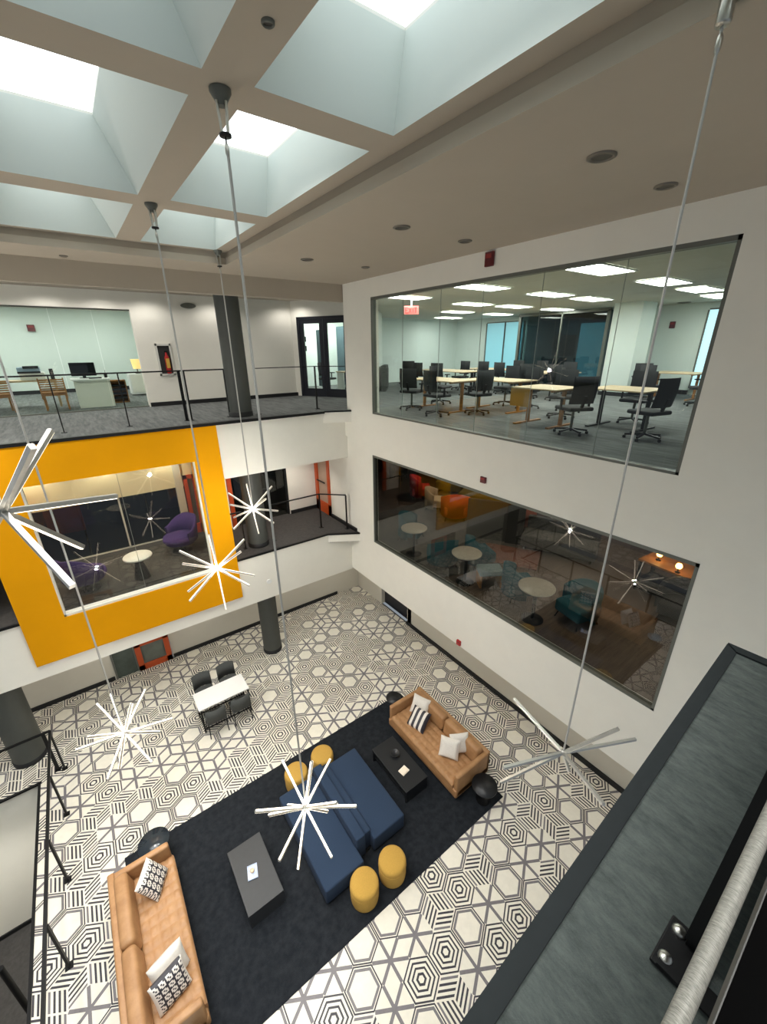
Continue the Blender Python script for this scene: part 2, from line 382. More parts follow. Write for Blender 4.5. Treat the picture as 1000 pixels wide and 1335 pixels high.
struct(MB().box(-3, 2.6, 14.6, 14.7, L2, 5.69).build('wall_corridor_back', mat('dark_brown_wall', (64, 52, 44), .7, noise=.3, nscale=1.2)))
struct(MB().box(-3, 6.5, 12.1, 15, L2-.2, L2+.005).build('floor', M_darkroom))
for q in range(2):
    tag(MB().box(-1.4+q*1.5, -.55+q*1.5, 14.2, 14.5, L2+.005, L2+1.26-.3*q).box(-1.45+q*1.5, -.5+q*1.5, 14.15, 14.5, L2+1.25-.3*q, L2+1.3-.3*q).build('credenza', M_oframe if q == 0 else M_chair),
        ('rust coloured cabinet in the dark corridor behind the orange framed room' if q == 0 else 'black low cabinet in the dark corridor behind the purple chairs'), 'cabinet')

def tub_chair(name, label, mm, x, y, z, rz, s=1.0, legm=None, group=None):
    t = thing(name, label, 'armchair', (x, y, z), rz, group)
    sb = MB(); sb.box(-.30*s, .30*s, -.30*s, .30*s, .16*s, .42*s); sb.build('seat', mm, t, bevel=.05*s, seg=4)
    b = MB(); n = 12
    pts = []
    for i in range(n+1):
        a = PI*(.0+1.0*i/n); pts.append((math.cos(a), math.sin(a)))
    vs = []; fs = []
    for (cx, cy) in pts:
        hh = (.60+.18*cy)*s
        for r, z_ in ((.38*s, .12*s), (.39*s, hh), (.29*s, hh), (.29*s, .2*s)): vs.append((cx*r, -.02+cy*r, z_))
    for i in range(n):
        for k in range(4): fs.append((i*4+k, (i+1)*4+k, (i+1)*4+(k+1) % 4, i*4+(k+1) % 4))
    fs += [(3, 2, 1, 0), (n*4, n*4+1, n*4+2, n*4+3)]
    b.add(vs, [f[::-1] for f in fs], 0, True); b.build('backrest', mm, t)
    for sx, sy in ((-1, -1), (1, -1), (-1, 1), (1, 1)):
        MB().tube((sx*.22*s, sy*.22*s, .17*s), (sx*.27*s, sy*.27*s, 0), .014, 6).build('leg', legm or M_black, t)
    return t
def wing_chair(label, mm, x, y, z, rz):
    t = thing('swivel_armchair', label, 'armchair', (x, y, z), rz)
    MB().lathe([(.02, .22), (.36, .24), (.42, .34), (.40, .42), (.1, .45), (.0, .45)], 20).build('seat', mm, t)
    b = MB(); n = 14; vs = []; fs = []
    for i in range(n+1):
        a = PI*(-.05+1.1*i/n); cx, cy = math.cos(a), math.sin(a)
        hh = .58+.30*max(0, cy)+.10*abs(cx)*max(0, cy)
        for r, z_ in ((.42, .30), (.47, hh), (.41, hh), (.36, .36)): vs.append((cx*r, cy*r, z_))
    for i in range(n):
        for k in range(4): fs.append((i*4+k, i*4+(k+1) % 4, (i+1)*4+(k+1) % 4, (i+1)*4+k))
    fs += [(0, 1, 2, 3), (n*4+3, n*4+2, n*4+1, n*4)]
    b.add(vs, fs, 0, True); b.build('backrest', mm, t)
    MB().tube((0, 0, .0), (0, 0, .24), .03).lathe([(.25, 0), (.25, .02), (.04, .05), (.0, .05)], 16).build('base', M_black, t)
    return t
wing_chair('purple swivel armchair left of the white table behind orange framed glass', M_purple, -.66, 10.25, L2+.02, PI*.75)
wing_chair('purple swivel armchair right of the white table behind orange framed glass', M_purple, 1.45, 11.0, L2+.02, -PI*.35)
def round_table(name, label, x, y, z, r, h, topm, legm=None, group=None):
    t = thing(name, label, 'table', (x, y, z), 0, group)
    MB().lathe([(0, h-.03), (r-.01, h-.03), (r, h-.015), (r, h-.004), (r-.006, h), (0, h)], 40).build('tabletop', topm, t)
    MB().tube((0, 0, .02), (0, 0, h-.03), .035, 12).build('pedestal', legm or M_black, t)
    MB().lathe([(0, 0), (r*.62, 0), (r*.62, .012), (.05, .035), (0, .04)], 24).build('base', legm or M_black, t)
    return t
t = thing('round_side_table', 'small round white table between the purple armchairs', 'table', (.38, 10.05, L2+.02))
MB().lathe([(0, .53), (.29, .53), (.30, .55), (.29, .57), (0, .57)], 32).build('tabletop', M_white, t)
MB().lathe([(.17, 0), (.06, .53)], 16).build('base', M_black, t)

# ------------------------------------------------------------------ level 2 back wall (right of the orange box)
w = MB()
w.box(4.82, XW+.1, 11.66, 11.86, L2, 5.69); w.box(2.4, 2.98, 11.66, 11.86, L2, 5.69)
struct(w.build('wall_level_two_back', M_wall))
struct(MB().box(4.84, XW, 11.62, 11.66, L2, L2+.11).build('baseboard_level_two', M_base))
struct(MB().box(5.74, 5.79, 9.2, 10.62, L2, L2+.10).build('baseboard_level_two_side', M_base))
d = struct(MB().box(3.0, 3.12, 11.66, 11.76, L2, 5.69).build('door_4', M_oframe))
MB().box(3.12, 4.82, 11.74, 11.76, L2, 5.69).build('pane', M_glassd, d)
MB().box(3.12, 4.82, 11.7, 11.76, 5.45, 5.69).box(3.9, 3.98, 11.68, 11.76, L2, 5.69).box(4.76, 4.82, 11.68, 11.76, L2, 5.69).build('door_frame', M_base, d)
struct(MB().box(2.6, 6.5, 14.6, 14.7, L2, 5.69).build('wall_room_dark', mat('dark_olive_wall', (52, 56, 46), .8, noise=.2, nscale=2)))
tag(MB().box(4.0, 4.45, 13.6, 14.2, L2+.005, L2+1.3).box(4.05, 4.4, 13.58, 13.6, L2+.1, L2+1.2, 1).build('storage_locker', [mat('sage_metal', (96, 102, 84), .6), M_chair], bevel=.02), 'sage grey locker behind the dark glass door on level two', 'locker')
# orange glazed door in the window wall, seen edge on
d = struct(MB().box(XW-.05, XW+.04, 11.44, 11.6, L2, 5.66).box(XW-.05, XW+.04, 10.68, 10.80, L2, 5.66).box(XW-.05, XW+.04, 10.68, 11.6, L2, L2+.35).box(XW-.05, XW+.04, 10.68, 11.6, 5.55, 5.66).build('door_5', M_oframe))
MB().box(XW, XW+.01, 10.8, 11.44, L2+.35, 5.55).build('door_pane', mat('door_pane_warm', (176, 150, 130), .4), d)
MB().bar((XW-.08, 10.9, L2+1.05), (XW-.08, 11.4, L2+1.05), .03, .03).build('push_bar', M_black, d)

# ------------------------------------------------------------------ window wall (right)
uw = (1.74, 8.27, L3+.02, 9.53); lw = (1.28, 8.36, 3.54, 5.98)
STEP = 6.29
w = MB()
# lower body x from XW, upper body projects slightly
def wall_with_hole(mb, x0, x1, y0, y1, z0, z1, hy0, hy1, hz0, hz1):
    mb.box(x0, x1, y0, hy0, z0, z1); mb.box(x0, x1, hy1, y1, z0, z1)
    mb.box(x0, x1, hy0, hy1, z0, hz0); mb.box(x0, x1, hy0, hy1, hz1, z1)
wall_with_hole(w, XW, XW+.16, -2.5, FY+.17, 2.20, STEP, *lw)
w.box(XW, XW+.16, FY+.17, 10.68, L2-.3, STEP); w.box(XW, XW+.16, 11.6, 11.86, L2-.3, 5.69)
wall_with_hole(w, XW-.05, XW+.16, -2.5, 9.42, STEP, CE+.02, *uw)
w.box(XW+.16, 7.5, -1, 11.8, 2.2, 2.3); w.box(XW-.05, XW+.1, 9.42, FY+.17, STEP, L3-.02)
struct(w.build('wall_windows', M_wall))
def big_window(name, y0, y1, z0, z1, x, gm, joints):
    f = struct(MB().box(x-.015, x+.10, y0, y0+.04, z0, z1).box(x-.015, x+.10, y1-.04, y1, z0, z1).box(x-.015, x+.10, y0, y1, z0, z0+.035).box(x-.015, x+.10, y0, y1, z1-.05, z1).build(name, M_trimgrey))
    ys = [y0+.04]+joints+[y1-.04]
    for a, b in zip(ys, ys[1:]):
        MB().box(x+.03, x+.04, a+.003, b-.003, z0+.03, z1-.04).build('pane', gm, f)
    for j in joints: MB().box(x+.029, x+.041, j-.0015, j+.0015, z0+.03, z1-.04).build('glass_joint', mat('clear_sealant', (150, 156, 150), .4), f)
    return f
big_window('window_4', *uw, XW-.03, M_glass, [2.85, 4.0, 5.1, 6.1, 7.2])
big_window('window_5', *lw, XW+.01, M_glassd, [])
# alarms on the window wall
def alarm(label, x, y, z, w_=.16, h_=.2, m=M_dred, axis='x'):
    t = thing('fire_alarm', label, 'fire alarm', (x, y, z))
    if axis == 'x':
        MB().box(-.05, 0, -w_/2, w_/2, -h_/2, h_/2).build('housing', m, t, bevel=.008); MB().box(-.058, -.045, -w_/3, w_/3, h_*.05, h_*.35).build('strobe', mat('strobe_lens', (150, 60, 60), .2), t)
    else:
        MB().box(-w_/2, w_/2, -.05, 0, -h_/2, h_/2).build('housing', m, t, bevel=.008); MB().box(-w_/3, w_/3, -.058, -.045, h_*.05, h_*.35).build('strobe', mat('strobe_lens', (150, 60, 60), .2), t)
alarm('dark red fire alarm high on the wall above the upper window', XW-.05, 4.96, H+1.27)
alarm('small dark red fire alarm on the ledge above the lower window', XW, 4.75, H-2.28, .12, .12)
alarm('small red fire alarm low on the white wall above the sofa', XW, 5.05, H-6.2, .11, .12, M_red)

# ------------------------------------------------------------------ level 3 back wall, office, door wall
hd = MB()
hd.box(-8, 1.72, 13.5, 13.7, H+.98, CE+.02); hd.box(1.72, 6.3, 13.5, 13.7, L3, CE+.02)
struct(hd.build('wall_level_three_back', M_wall))
struct(MB().box(1.75, 6.28, 13.45, 13.5, L3, L3+.11).build('baseboard_level_three', M_base))
wf = struct(MB().box(-8, 1.72, 13.55, 13.62, L3, L3+.03).box(-8, 1.72, 13.55, 13.62, H+.95, H+.98).build('window_6', M_trimgrey))
for a, b in ((-8, -3.2), (-3.19, -1.6), (-1.59, -.02), (-.01, .86), (.87, 1.70)):
    MB().box(a, b, 13.58, 13.59, L3+.03, H+.95).build('pane', M_glass, wf)
struct(MB().box(-9, 4.0, 20.4, 20.6, L3, CE).box(3.9, 4.0, 13.7, 20.4, L3, CE).build('wall_office_back', M_officewall))
struct(MB().box(-9, 3.9, 20.35, 20.4, L3, L3+.13).build('baseboard_office', M_base))
# slanted wall with the navy double door
A = Vector((6.25, 13.5, 0)); B = Vector((7.45, 11.4, 0))
dv = (B-A).normalized(); L_ = (B-A).length
TW = Matrix.Translation(Vector((A.x, A.y, 0))) @ Matrix.Rotation(math.atan2(dv.y, dv.x), 4, 'Z')
dz1 = H+.93; d0, d1 = .22, 2.15
sw = MB(); sw.box(0, d0, 0, .15, L3, CE+.02, 0, TW); sw.box(d1, L_, 0, .15, L3, CE+.02, 0, TW); sw.box(d0, d1, 0, .15, dz1, CE+.02, 0, TW)
struct(sw.build('wall_slanted', M_wall))
df = MB()
df.box(d0, d0+.10, -.03, .1, L3, dz1, 0, TW); df.box(d1-.1, d1, -.03, .1, L3, dz1, 0, TW); df.box(d0, d1, -.03, .1, dz1-.08, dz1, 0, TW)
for (a, b) in ((d0+.1, (d0+d1)/2-.01), ((d0+d1)/2+.01, d1-.1)):
    df.box(a, a+.13, -.01, .05, L3, dz1-.08, 0, TW); df.box(b-.13, b, -.01, .05, L3, dz1-.08, 0, TW)
    df.box(a+.13, b-.13, -.01, .05, L3, L3+.26, 0, TW); df.box(a+.13, b-.13, -.01, .05, dz1-.2, dz1-.08, 0, TW)
d = struct(df.build('door_6', M_navy))
for (a, b) in ((d0+.23, (d0+d1)/2-.14), ((d0+d1)/2+.14, d1-.23)):
    MB().box(a, b, .015, .025, L3+.26, dz1-.2, 0, TW).build('door_pane', M_glass, d)
# bright room behind the navy doors
struct(MB().box(6.3, 10.2, 16.5, 16.6, L3, CE).box(10.1, 10.2, 14.1, 16.6, L3, CE).build('wall_far_room', M_officewall))
tag(MB().box(9.2, 9.35, 14.6, 15.7, L3+.1, L3+2.3).box(9.18, 9.2, 14.7, 15.6, L3+.4, L3+2.1).build('display_board', M_confwall), 'dark blue tall board in the bright room behind the navy doors', 'board')
for k, z in enumerate((1.75, 1.4)):
    tag(MB().box(7.95, 8.2, 16.42, 16.48, L3+z, L3+z+.2).build('picture_frame', M_black), ('upper' if k == 0 else 'lower')+' small black framed picture on the bright wall behind navy doors', 'picture', )
# fire extinguisher cabinet and dark fixture on the back wall
t = thing('fire_extinguisher_cabinet', 'white fire extinguisher cabinet set in the upper grey wall', 'cabinet', (2.34, 13.5, L3+.82))
MB().box(-.2, .2, -.05, 0, 0, .05).box(-.2, .2, -.05, 0, .78, .83).box(-.2, -.15, -.05, 0, 0, .83).box(.15, .2, -.05, 0, 0, .83).build('frame', M_whitetrim, t)
MB().box(-.15, .15, -.02, -.004, .05, .78).build('back_panel', M_darkroom, t)
t2 = thing('fire_extinguisher', 'red fire extinguisher with yellow tag inside the wall cabinet', 'fire extinguisher', (2.38, 13.44, L3+.87))
MB().lathe([(.05, 0), (.06, .03), (.06, .42), (.03, .5), (.02, .56)], 14).build('cylinder', M_red, t2)
MB().box(-.05, .05, -.02, .02, .56, .6).build('handle', M_black, t2); MB().box(-.045, .045, -.066, -.056, .15, .4).build('tag', mat('yellow_tag', (210, 170, 70), .6), t2)
t = thing('wall_speaker', 'oval dark fixture high on the upper grey wall', 'speaker', (3.18, 13.5, H+1.13))
MB().add([(.2*math.cos(a*PI/10), yy, .07*math.sin(a*PI/10)) for yy in (0, -.06) for a in range(20)], [tuple(range(20)), tuple(range(39, 19, -1))]+[(i, (i+1) % 20, 20+(i+1) % 20, 20+i) for i in range(20)]).build('grille', M_trimgrey, t)
alarm('small dark red alarm on the pale office wall at upper left', -.62, 20.34, H+.75, .22, .22, M_dred, 'y')

# office furniture behind the glass
def reception(): pass
t = thing('office_desk', 'pale wood desk holding the printer in the upper left office', 'desk', (-1.3, 15.6, L3))
MB().box(-1.0, 1.05, -.35, .35, .70, .74).build('tabletop', M_wood, t)
for sx, sy in ((-.95, -.3), (1.0, -.3), (-.95, .3), (1.0, .3)): MB().box(sx-.025, sx+.025, sy-.025, sy+.025, 0, .70).build('leg', M_wood, t)
def slat_chair(label, x, y, rz):
    t = thing('slatted_chair', label, 'chair', (x, y, L3), rz)
    MB().box(-.27, .27, -.25, .25, .40, .45).build('seat', M_owood, t)
    b = MB()
    for k in range(8): b.box(-.27, .27, -.29, -.26, .38+k*.055, .415+k*.055)
    b.box(-.28, -.25, -.30, -.25, .3, .83).box(.25, .28, -.30, -.25, .3, .83); b.build('backrest', M_owood, t)
    for sx, sy in ((-.24, -.26), (.24, -.26), (-.24, .22), (.24, .22)): MB().box(sx-.02, sx+.02, sy-.02, sy+.02, 0, .40).build('leg', M_owood, t)
slat_chair('slatted amber wood chair facing the printer desk in the upper left office', -.36, 14.6, 0)
slat_chair('amber wood chair at the far left edge of the upper office glass', -1.55, 14.75, .2)
t = thing('printer', 'white and dark blue printer on the pale wood desk', 'printer', (-.75, 15.6, L3+.74))
MB().box(-.28, .28, -.22, .22, 0, .2).build('body', M_white, t, bevel=.02); MB().box(-.3, .2, -.22, .22, .2, .34).build('scanner_lid', M_lightblue, t, bevel=.02)
MB().box(-.16, .18, -.26, .0, .30, .37).build('document_feeder', M_screen, t); MB().box(-.3, .2, -.24, -.2, .18, .23).build('paper_tray', M_chair, t)
tag(MB().box(-.36, -.27, 15.4, 15.7, L3+.74, L3+1.02).build('desk_phone', M_black), 'black upright phone beside the printer', 'phone')
t = thing('reception_counter', 'white counter unit with monitor behind the upper left glass', 'counter', (.55, 14.75, L3))
MB().box(-.42, .42, -.35, .45, 0, .72).build('body', M_wall, t); MB().box(-.48, .44, -.4, .5, .72, .76).build('tabletop', M_white, t)
t = thing('monitor', 'black computer monitor on the white counter unit', 'monitor', (.42, 15.0, L3+.76))
MB().box(-.3, .3, -.03, .01, .06, .42).build('screen', M_screen, t, bevel=.01); MB().box(-.04, .04, 0, .04, 0, .15).box(-.12, .12, -.08, .1, 0, .015).build('stand', M_black, t)
tag(MB().box(.5, .8, 14.55, 14.7, L3+.76, L3+.79).build('keyboard', M_chair), 'dark keyboard on the white counter in front of the monitor', 'keyboard')
tag(MB().lathe([(.04, 0), (.045, .1), (.035, .1), (.03, .02)], 12, c=(.93, 14.9, L3+.76)).tube((.93, 14.9, L3+.8), (.94, 14.9, L3+.96), .006).build('pen_cup', M_black), 'small black pen cup on the counter beside the monitor', 'cup')
t = thing('shoe_rack', 'dark slatted low shelf right of the white counter unit', 'shelf', (1.2, 15.3, L3))
MB().box(-.2, .22, -.1, .2, 0, .03).box(-.2, .22, -.1, .2, .62, .66).box(-.2, -.17, -.1, .2, 0, .66).box(.19, .22, -.1, .2, 0, .66).box(-.2, .22, .17, .2, 0, .66).build('case', M_owood, t)
for k in range(4): MB().box(-.17, .19, -.1, .17, .12+k*.12, .16+k*.12).build('shelf_board', M_chair, t)
t = thing('low_cabinet', 'white low cabinet beside the grey wall in the upper office', 'cabinet', (2.3, 17.6, L3))
MB().box(-.55, .6, -.3, .3, .04, .72).build('body', M_white, t); MB().box(-.5, .0, -.315, -.3, .1, .68).build('door', M_wall, t); MB().box(.04, .55, -.315, -.3, .1, .68).build('door', M_wall, t)
t = thing('table_lamp', 'small lamp with pale yellow shade on the low cabinet', 'lamp', (2.08, 17.5, L3+.72))
MB().lathe([(.12, .16), (.16, .48)], 18).build('lamp_shade', mat('yellow_shade', (240, 200, 130), .7, emit=(255, 205, 130), estr=.8), t)
MB().lathe([(.08, 0), (.08, .02), (.02, .04), (.02, .2)], 12).build('base', M_trimgrey, t)

# ------------------------------------------------------------------ ceilings
tx0, tx1, ty0, ty1 = -6.0, 2.75, -1.9, 8.45
c = MB()
c.box(tx1, XW+.3, -3, 13.6, CE, CE+.1); c.box(-8, tx0, -3, 13.6, CE, CE+.1)
c.box(tx0, tx1, ty1, 13.6, CE, CE+.1); c.box(tx0, tx1, -3, ty0, CE, CE+.1)
c.box(XW+.3, 10, 9.3, 13.6, CE, CE+.1)
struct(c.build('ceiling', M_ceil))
struct(MB().box(-8, XW, 9.45, 9.62, H+1.03, CE+.01).build('trim_bulkhead', M_ceil))
co = MB()
def cove(mb, outl, z):           # curved tray edge going up and outward
    n = 8; rows = []
    for k in range(n+1):
        a = k/n*PI/2; e = .025*k/n; zz = CE+(GR-CE)*k/n
        rows.append((e, zz))
    for k in range(n):
        (e0, z0), (e1, z1) = rows[k], rows[k+1]
        a = [(tx0-e0, ty0-e0, z0), (tx1+e0, ty0-e0, z0), (tx1+e0, ty1+e0, z0), (tx0-e0, ty1+e0, z0)]
        b = [(tx0-e1, ty0-e1, z1), (tx1+e1, ty0-e1, z1), (tx1+e1, ty1+e1, z1), (tx0-e1, ty1+e1, z1)]
        mb.add(a+b, [(i, (i+1) % 4, 4+(i+1) % 4, 4+i) for i in range(4)], 0, True)
cove(co, None, 0)
struct(co.build('trim_4', M_ceil))
xs = [(-5.75, -4.29, 'L'), (-3.95, -2.49, 'L'), (-2.16, -.70, 'L'), (-.37, 1.09, 'L'), (1.42, 2.57, 'R')]
ys = [(-1.75, .69), (1.02, 3.33), (3.67, 6.03), (6.42, 8.35)]
g = MB(); gx = sorted([tx0-.03]+[v for a in xs for v in a[:2]]+[tx1+.03]); gy = sorted([ty0-.03]+[v for a in ys for v in a]+[ty1+.03])
for i in range(len(gx)-1):
    for j in range(len(gy)-1):
        if i % 2 == 1 and j % 2 == 1: continue
        g.add([(gx[i], gy[j], GR), (gx[i+1], gy[j], GR), (gx[i+1], gy[j+1], GR), (gx[i], gy[j+1], GR)], [(3, 2, 1, 0)])
        g.add([(gx[i], gy[j], WT+.12), (gx[i+1], gy[j], WT+.12), (gx[i+1], gy[j+1], WT+.12), (gx[i], gy[j+1], WT+.12)], [(0, 1, 2, 3)])
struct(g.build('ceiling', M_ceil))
wl = MB()
k_ = 0
for (a, b, t_) in xs:
    for (c0, c1) in ys:
        A0, B0 = (a+.28, b-.28) if t_ == 'L' else (a+.25, b+.06)
        C0, D0 = c0+.1, c1-(.07 if t_ == 'R' else .02)
        lo = [(a, c0, GR), (b, c0, GR), (b, c1, GR), (a, c1, GR)]; hi = [(A0, C0, WT), (B0, C0, WT), (B0, D0, WT), (A0, D0, WT)]
        wl.add(lo+hi, [(i, 4+i, 4+(i+1) % 4, (i+1) % 4) for i in range(4)])
        k_ += 1
        p = struct(MB().box(A0-.02, B0+.02, C0-.02, D0+.02, WT+.02, WT+.03).build('window_%d' % (20+k_), M_sky))
        MB().box(A0-.05, A0+.0, C0-.05, D0+.05, WT, WT+.06).box(B0, B0+.05, C0-.05, D0+.05, WT, WT+.06).box(A0, B0, C0-.05, C0, WT, WT+.06).box(A0, B0, D0, D0+.05, WT, WT+.06).build('frame', M_whitetrim, p)
struct(wl.build('wall_skylight_wells', M_well))
# ceiling fittings
def fitting(name, label, x, y, r, z=CE, cat='downlight', mm=None):
    t = thing(name, label, cat, (x, y, z))
    MB().lathe([(r, 0), (r, -.012), (r*.78, -.018), (r*.72, -.004)], 28).build('trim_ring', mm or M_down, t)
    MB().lathe([(r*.72, -.006), (.0, -.004)], 28).build('lens', mat('dark_lens', (74, 70, 64), .4), t)
fitting('downlight', 'large round recessed ceiling downlight, the nearest above the upper window', 3.82, 2.24, .11)
fitting('downlight', 'round recessed ceiling downlight right beside the big hanging cable', 4.96, 2.22, .10)
fitting('downlight', 'round recessed ceiling downlight left of the dark red alarm', 3.80, 4.75, .11)
fitting('downlight', 'faint round ceiling downlight between the alarm and the window top', 4.99, 4.80, .10)
fitting('downlight', 'small far ceiling downlight above the navy doors', 3.73, 7.22, .11)
fitting('downlight', 'faint small ceiling downlight nearest the wall corner', 4.95, 7.26, .08)
fitting('sprinkler_cover', 'small round sprinkler plate on the ceiling at upper left', .4, 9.1, .06, cat='sprinkler')
fitting('ceiling_sensor', 'small round sensor on the wide skylight beam', 1.27, 2.72, .035, GR, 'sensor', M_trimgrey)
# smoke detector on fascia
tag(MB().add([(3.15+.07*math.cos(a*PI/8), FY-.02+yy, H-5.82+.06*math.sin(a*PI/8)) for yy in (0, -.04) for a in range(16)], [tuple(range(16)), tuple(range(31, 15, -1))]+[(i, (i+1) % 16, 16+(i+1) % 16, 16+i) for i in range(16)]).build('smoke_detector', M_white), 'small round white detector on the white band above the grey column', 'detector')

# ------------------------------------------------------------------ columns
for (x, y, r, lab) in ((3.2, 10.14, .26, 'round charcoal column rising through all floors right of the orange box'), (-2.58, 10.02, .30, 'round charcoal column on the tile floor below the orange box, at left edge')):
    t = thing('round_column', lab, 'column', (x, y, 0))
    MB().lathe([(r, 0), (r, 2.16)], 32).build('shaft', M_grey_col, t); MB().lathe([(r+.012, 0), (r+.012, .11), (r, .115)], 32).build('base', M_base, t)
    if x > 0:
        MB().lathe([(r, L2), (r, 5.69)], 32).build('shaft', M_grey_col, t); MB().lathe([(r+.012, L2), (r+.012, L2+.11), (r, L2+.115)], 32).build('base', M_base, t)
        MB().lathe([(r, L3), (r, CE)], 32).build('shaft', M_grey_col, t); MB().lathe([(r+.012, L3), (r+.012, L3+.11), (r, L3+.115)], 32).build('base', M_base, t)
# ------------------------------------------------------------------ railings upper floors
railing('long black railing on the upper deck above the orange box', [(-7, 10.2), (2.95, 10.2)],
        [(-4.8, 10.2), (-3.7, 10.2), (-2.6, 10.2), (-1.45, 10.2), (-.28, 10.2), (.84, 10.2), (1.98, 10.2, 'x'), (2.07, 10.2, 'x'), (2.94, 10.2)], L3, 1.07)
railing('short black railing on the upper deck right of the charcoal column', [(3.62, 10.1), (5.2, 10.1), (5.78, 9.5)], [(3.62, 10.1), (5.2, 10.05)], L3, 1.07, tr=.012)
railing('black corner railing on level two beside the orange door', [(3.62, 10.1), (5.10, 10.1), (5.66, 9.55)], [(3.62, 10.1), (5.10, 10.1), (5.66, 9.55)], L2, 1.05)
railing('short black railing post on level two between column and orange box', [(2.48, 10.1), (2.84, 10.1)], [(2.82, 10.1)], L2, 1.05)

# ------------------------------------------------------------------ near platform (viewer's side)
M_carpetnear = mat('near_grey_carpet', (106, 113, 110), .97, noise=.3, nscale=7, stretch=(3, .9, 1), bump=.6, bscale=300, rgb2=(68, 74, 72), detail=15, spec=.15)
pe = lambda x: .247+.0378*x
n_ = MB().poly([(-3, -2.2), (2.60, -2.2), (2.545, pe(2.545)), (-3, pe(-3))], L3-.35, L3-.006)
struct(n_.build('floor', M_carpetnear))
struct(MB().poly([(-3, pe(-3)-.052), (2.49, pe(2.49)-.052), (2.545, pe(2.545)), (-3, pe(-3))], L3-.36, L3+.004)
       .poly([(2.57, -2.2), (2.615, -2.2), (2.56, pe(2.545)), (2.505, pe(2.5)-.05)], L3-.36, L3+.004).build('trim_5', mat('charcoal_edge_trim', (38, 42, 43), .8, noise=.05, nscale=20, spec=.15)))
t = thing('near_guard_railing', 'silver handrail and black guard panel in the near bottom right corner', 'railing', (0, 0, L3))
hb = MB().tube((-1.2, -.0125, 1.07), (2.5, -.0125, 1.07), .0064, 20); hb.build('handrail', mat('ribbed_grey_handrail', (138, 136, 128), .45, .1, noise=.2, nscale=60, stretch=(30, 3, 3), rgb2=(92, 91, 85), spec=.3), t)
MB().box(.98, 2.5, -.03, .006, .045, 1.045).build('guard_panel', mat('black_guard_panel', (5, 5, 6), .7), t)
MB().box(-1.2, 2.5, -.62, -.030, 1.0, 1.035).build('shelf', mat('black_corner_filler', (3, 3, 3), .95, spec=.05), t)  # made-up black slab, fills the dark area behind the rail
MB().box(-1.2, 2.5, -.030, -.029, 1.0, 1.042).build('edge_highlight', mat('edge_highlight_grey', (60, 60, 58), .5), t)  # thin grey strip standing in for a glass edge highlight
MB().box(.99, 1.03, -.025, .0, .0, 1.045).build('post', M_black, t)
bp = MB().box(.885, 1.035, -.06, .045, .0, .012).build('base_plate', M_black, t, bevel=.004)
MB().box(.885, .94, -.12, .03, .012, .02).build('bracket', M_black, t)
for q in ((1.004, .02), (.915, .02)):
    MB().lathe([(.017, 0), (.017, .006), (.012, .012), (0, .014)], 14, c=(q[0], q[1], .012)).build('bolt', M_steel, bp)

# ------------------------------------------------------------------ sputnik chandeliers
S = .972
CHD = {
 'c3': ((1.278, 3.577, 2.768), .72, [(-0.02,0.97,0.23),(0.24,0.06,0.97),(0.84,0.54,0.03),(0.71,-0.67,0.21),(0.51,0.18,-0.84),(0.32,-0.68,0.67),(-0.11,0.69,-0.71),(-0.85,0.14,0.51),(-0.52,0.64,-0.56),(-0.77,-0.62,0.17),(-0.41,-0.39,-0.82),(-0.01,-1.00,-0.02)], 'lit starburst chandelier of white bars hanging over the blue sofa'),
 'left': ((1.292, 6.448, 5.125), .72, [(0.83,0.45,0.33),(0.40,-0.70,0.60),(0.84,0.08,-0.53),(0.42,-0.89,-0.18),(-0.03,-0.30,-0.95),(-0.77,-0.58,-0.27),(-0.63,0.47,-0.62),(-0.73,-0.41,0.55),(-0.60,0.73,0.34),(-0.09,-0.23,0.97)], 'starburst chandelier hanging in front of the lower right corner of the orange box'),
 'far': ((2.68, 8.597, 5.182), .72, [(0.81,0.31,0.50),(0.17,-0.82,0.54),(0.90,0.25,-0.36),(0.28,-0.93,-0.23),(0.16,0.22,-0.96),(-0.80,-0.53,-0.28),(-0.40,0.80,-0.45),(-0.77,-0.45,0.46),(-0.45,0.80,0.40),(-0.18,-0.31,0.94)], 'farthest starburst chandelier, hanging in front of the level two column'),
 'lm': ((-.553, 6.451, 2.692), .72, [(-0.39,0.81,0.44),(0.30,-0.26,0.92),(0.59,0.73,0.34),(0.95,-0.29,0.06),(0.63,0.31,-0.71),(-0.57,-0.43,0.70),(-0.94,0.31,-0.15),(-0.43,-0.89,-0.15),(-0.30,0.04,-0.95),(0.36,-0.89,-0.28),(-0.09,0.85,0.51)], 'warm lit starburst chandelier low over the tiles between stair railing and white table'),
 'big': ((3.174, 1.30, 4.698), .78, [(0.27,0.96,-0.06),(0.04,-0.50,0.86),(0.87,-0.49,0.08),(-0.95,0.23,0.24),(-0.51,0.50,-0.70),(-0.55,-0.73,0.41),(0.51,0.08,-0.85)], 'large nearest starburst chandelier at right, over the tiles beside the white wall'),
 'nl': ((-.551, 3.58, 7.499), .78, [(0.46,0.70,0.54),(0.39,-0.67,0.63),(0.43,0.57,-0.70),(0.36,-0.79,-0.49),(0.85,0.49,-0.18),(-.8,.2,.5),(-.6,-.7,.3),(-.5,.5,-.7)], 'close starburst chandelier cut by the left picture edge over the orange box'),
 'off': ((-2.45, 9.0, 7.7), .72, [(0.83,0.45,0.33),(0.40,-0.70,0.60),(0.84,0.08,-0.53),(-0.03,-0.30,-0.95),(-0.77,-0.58,-0.27),(-0.73,-0.41,0.55),(-0.60,0.73,0.34),(-0.09,-0.23,0.97)], 'starburst chandelier outside the left edge, seen only reflected in the upper window'),
}
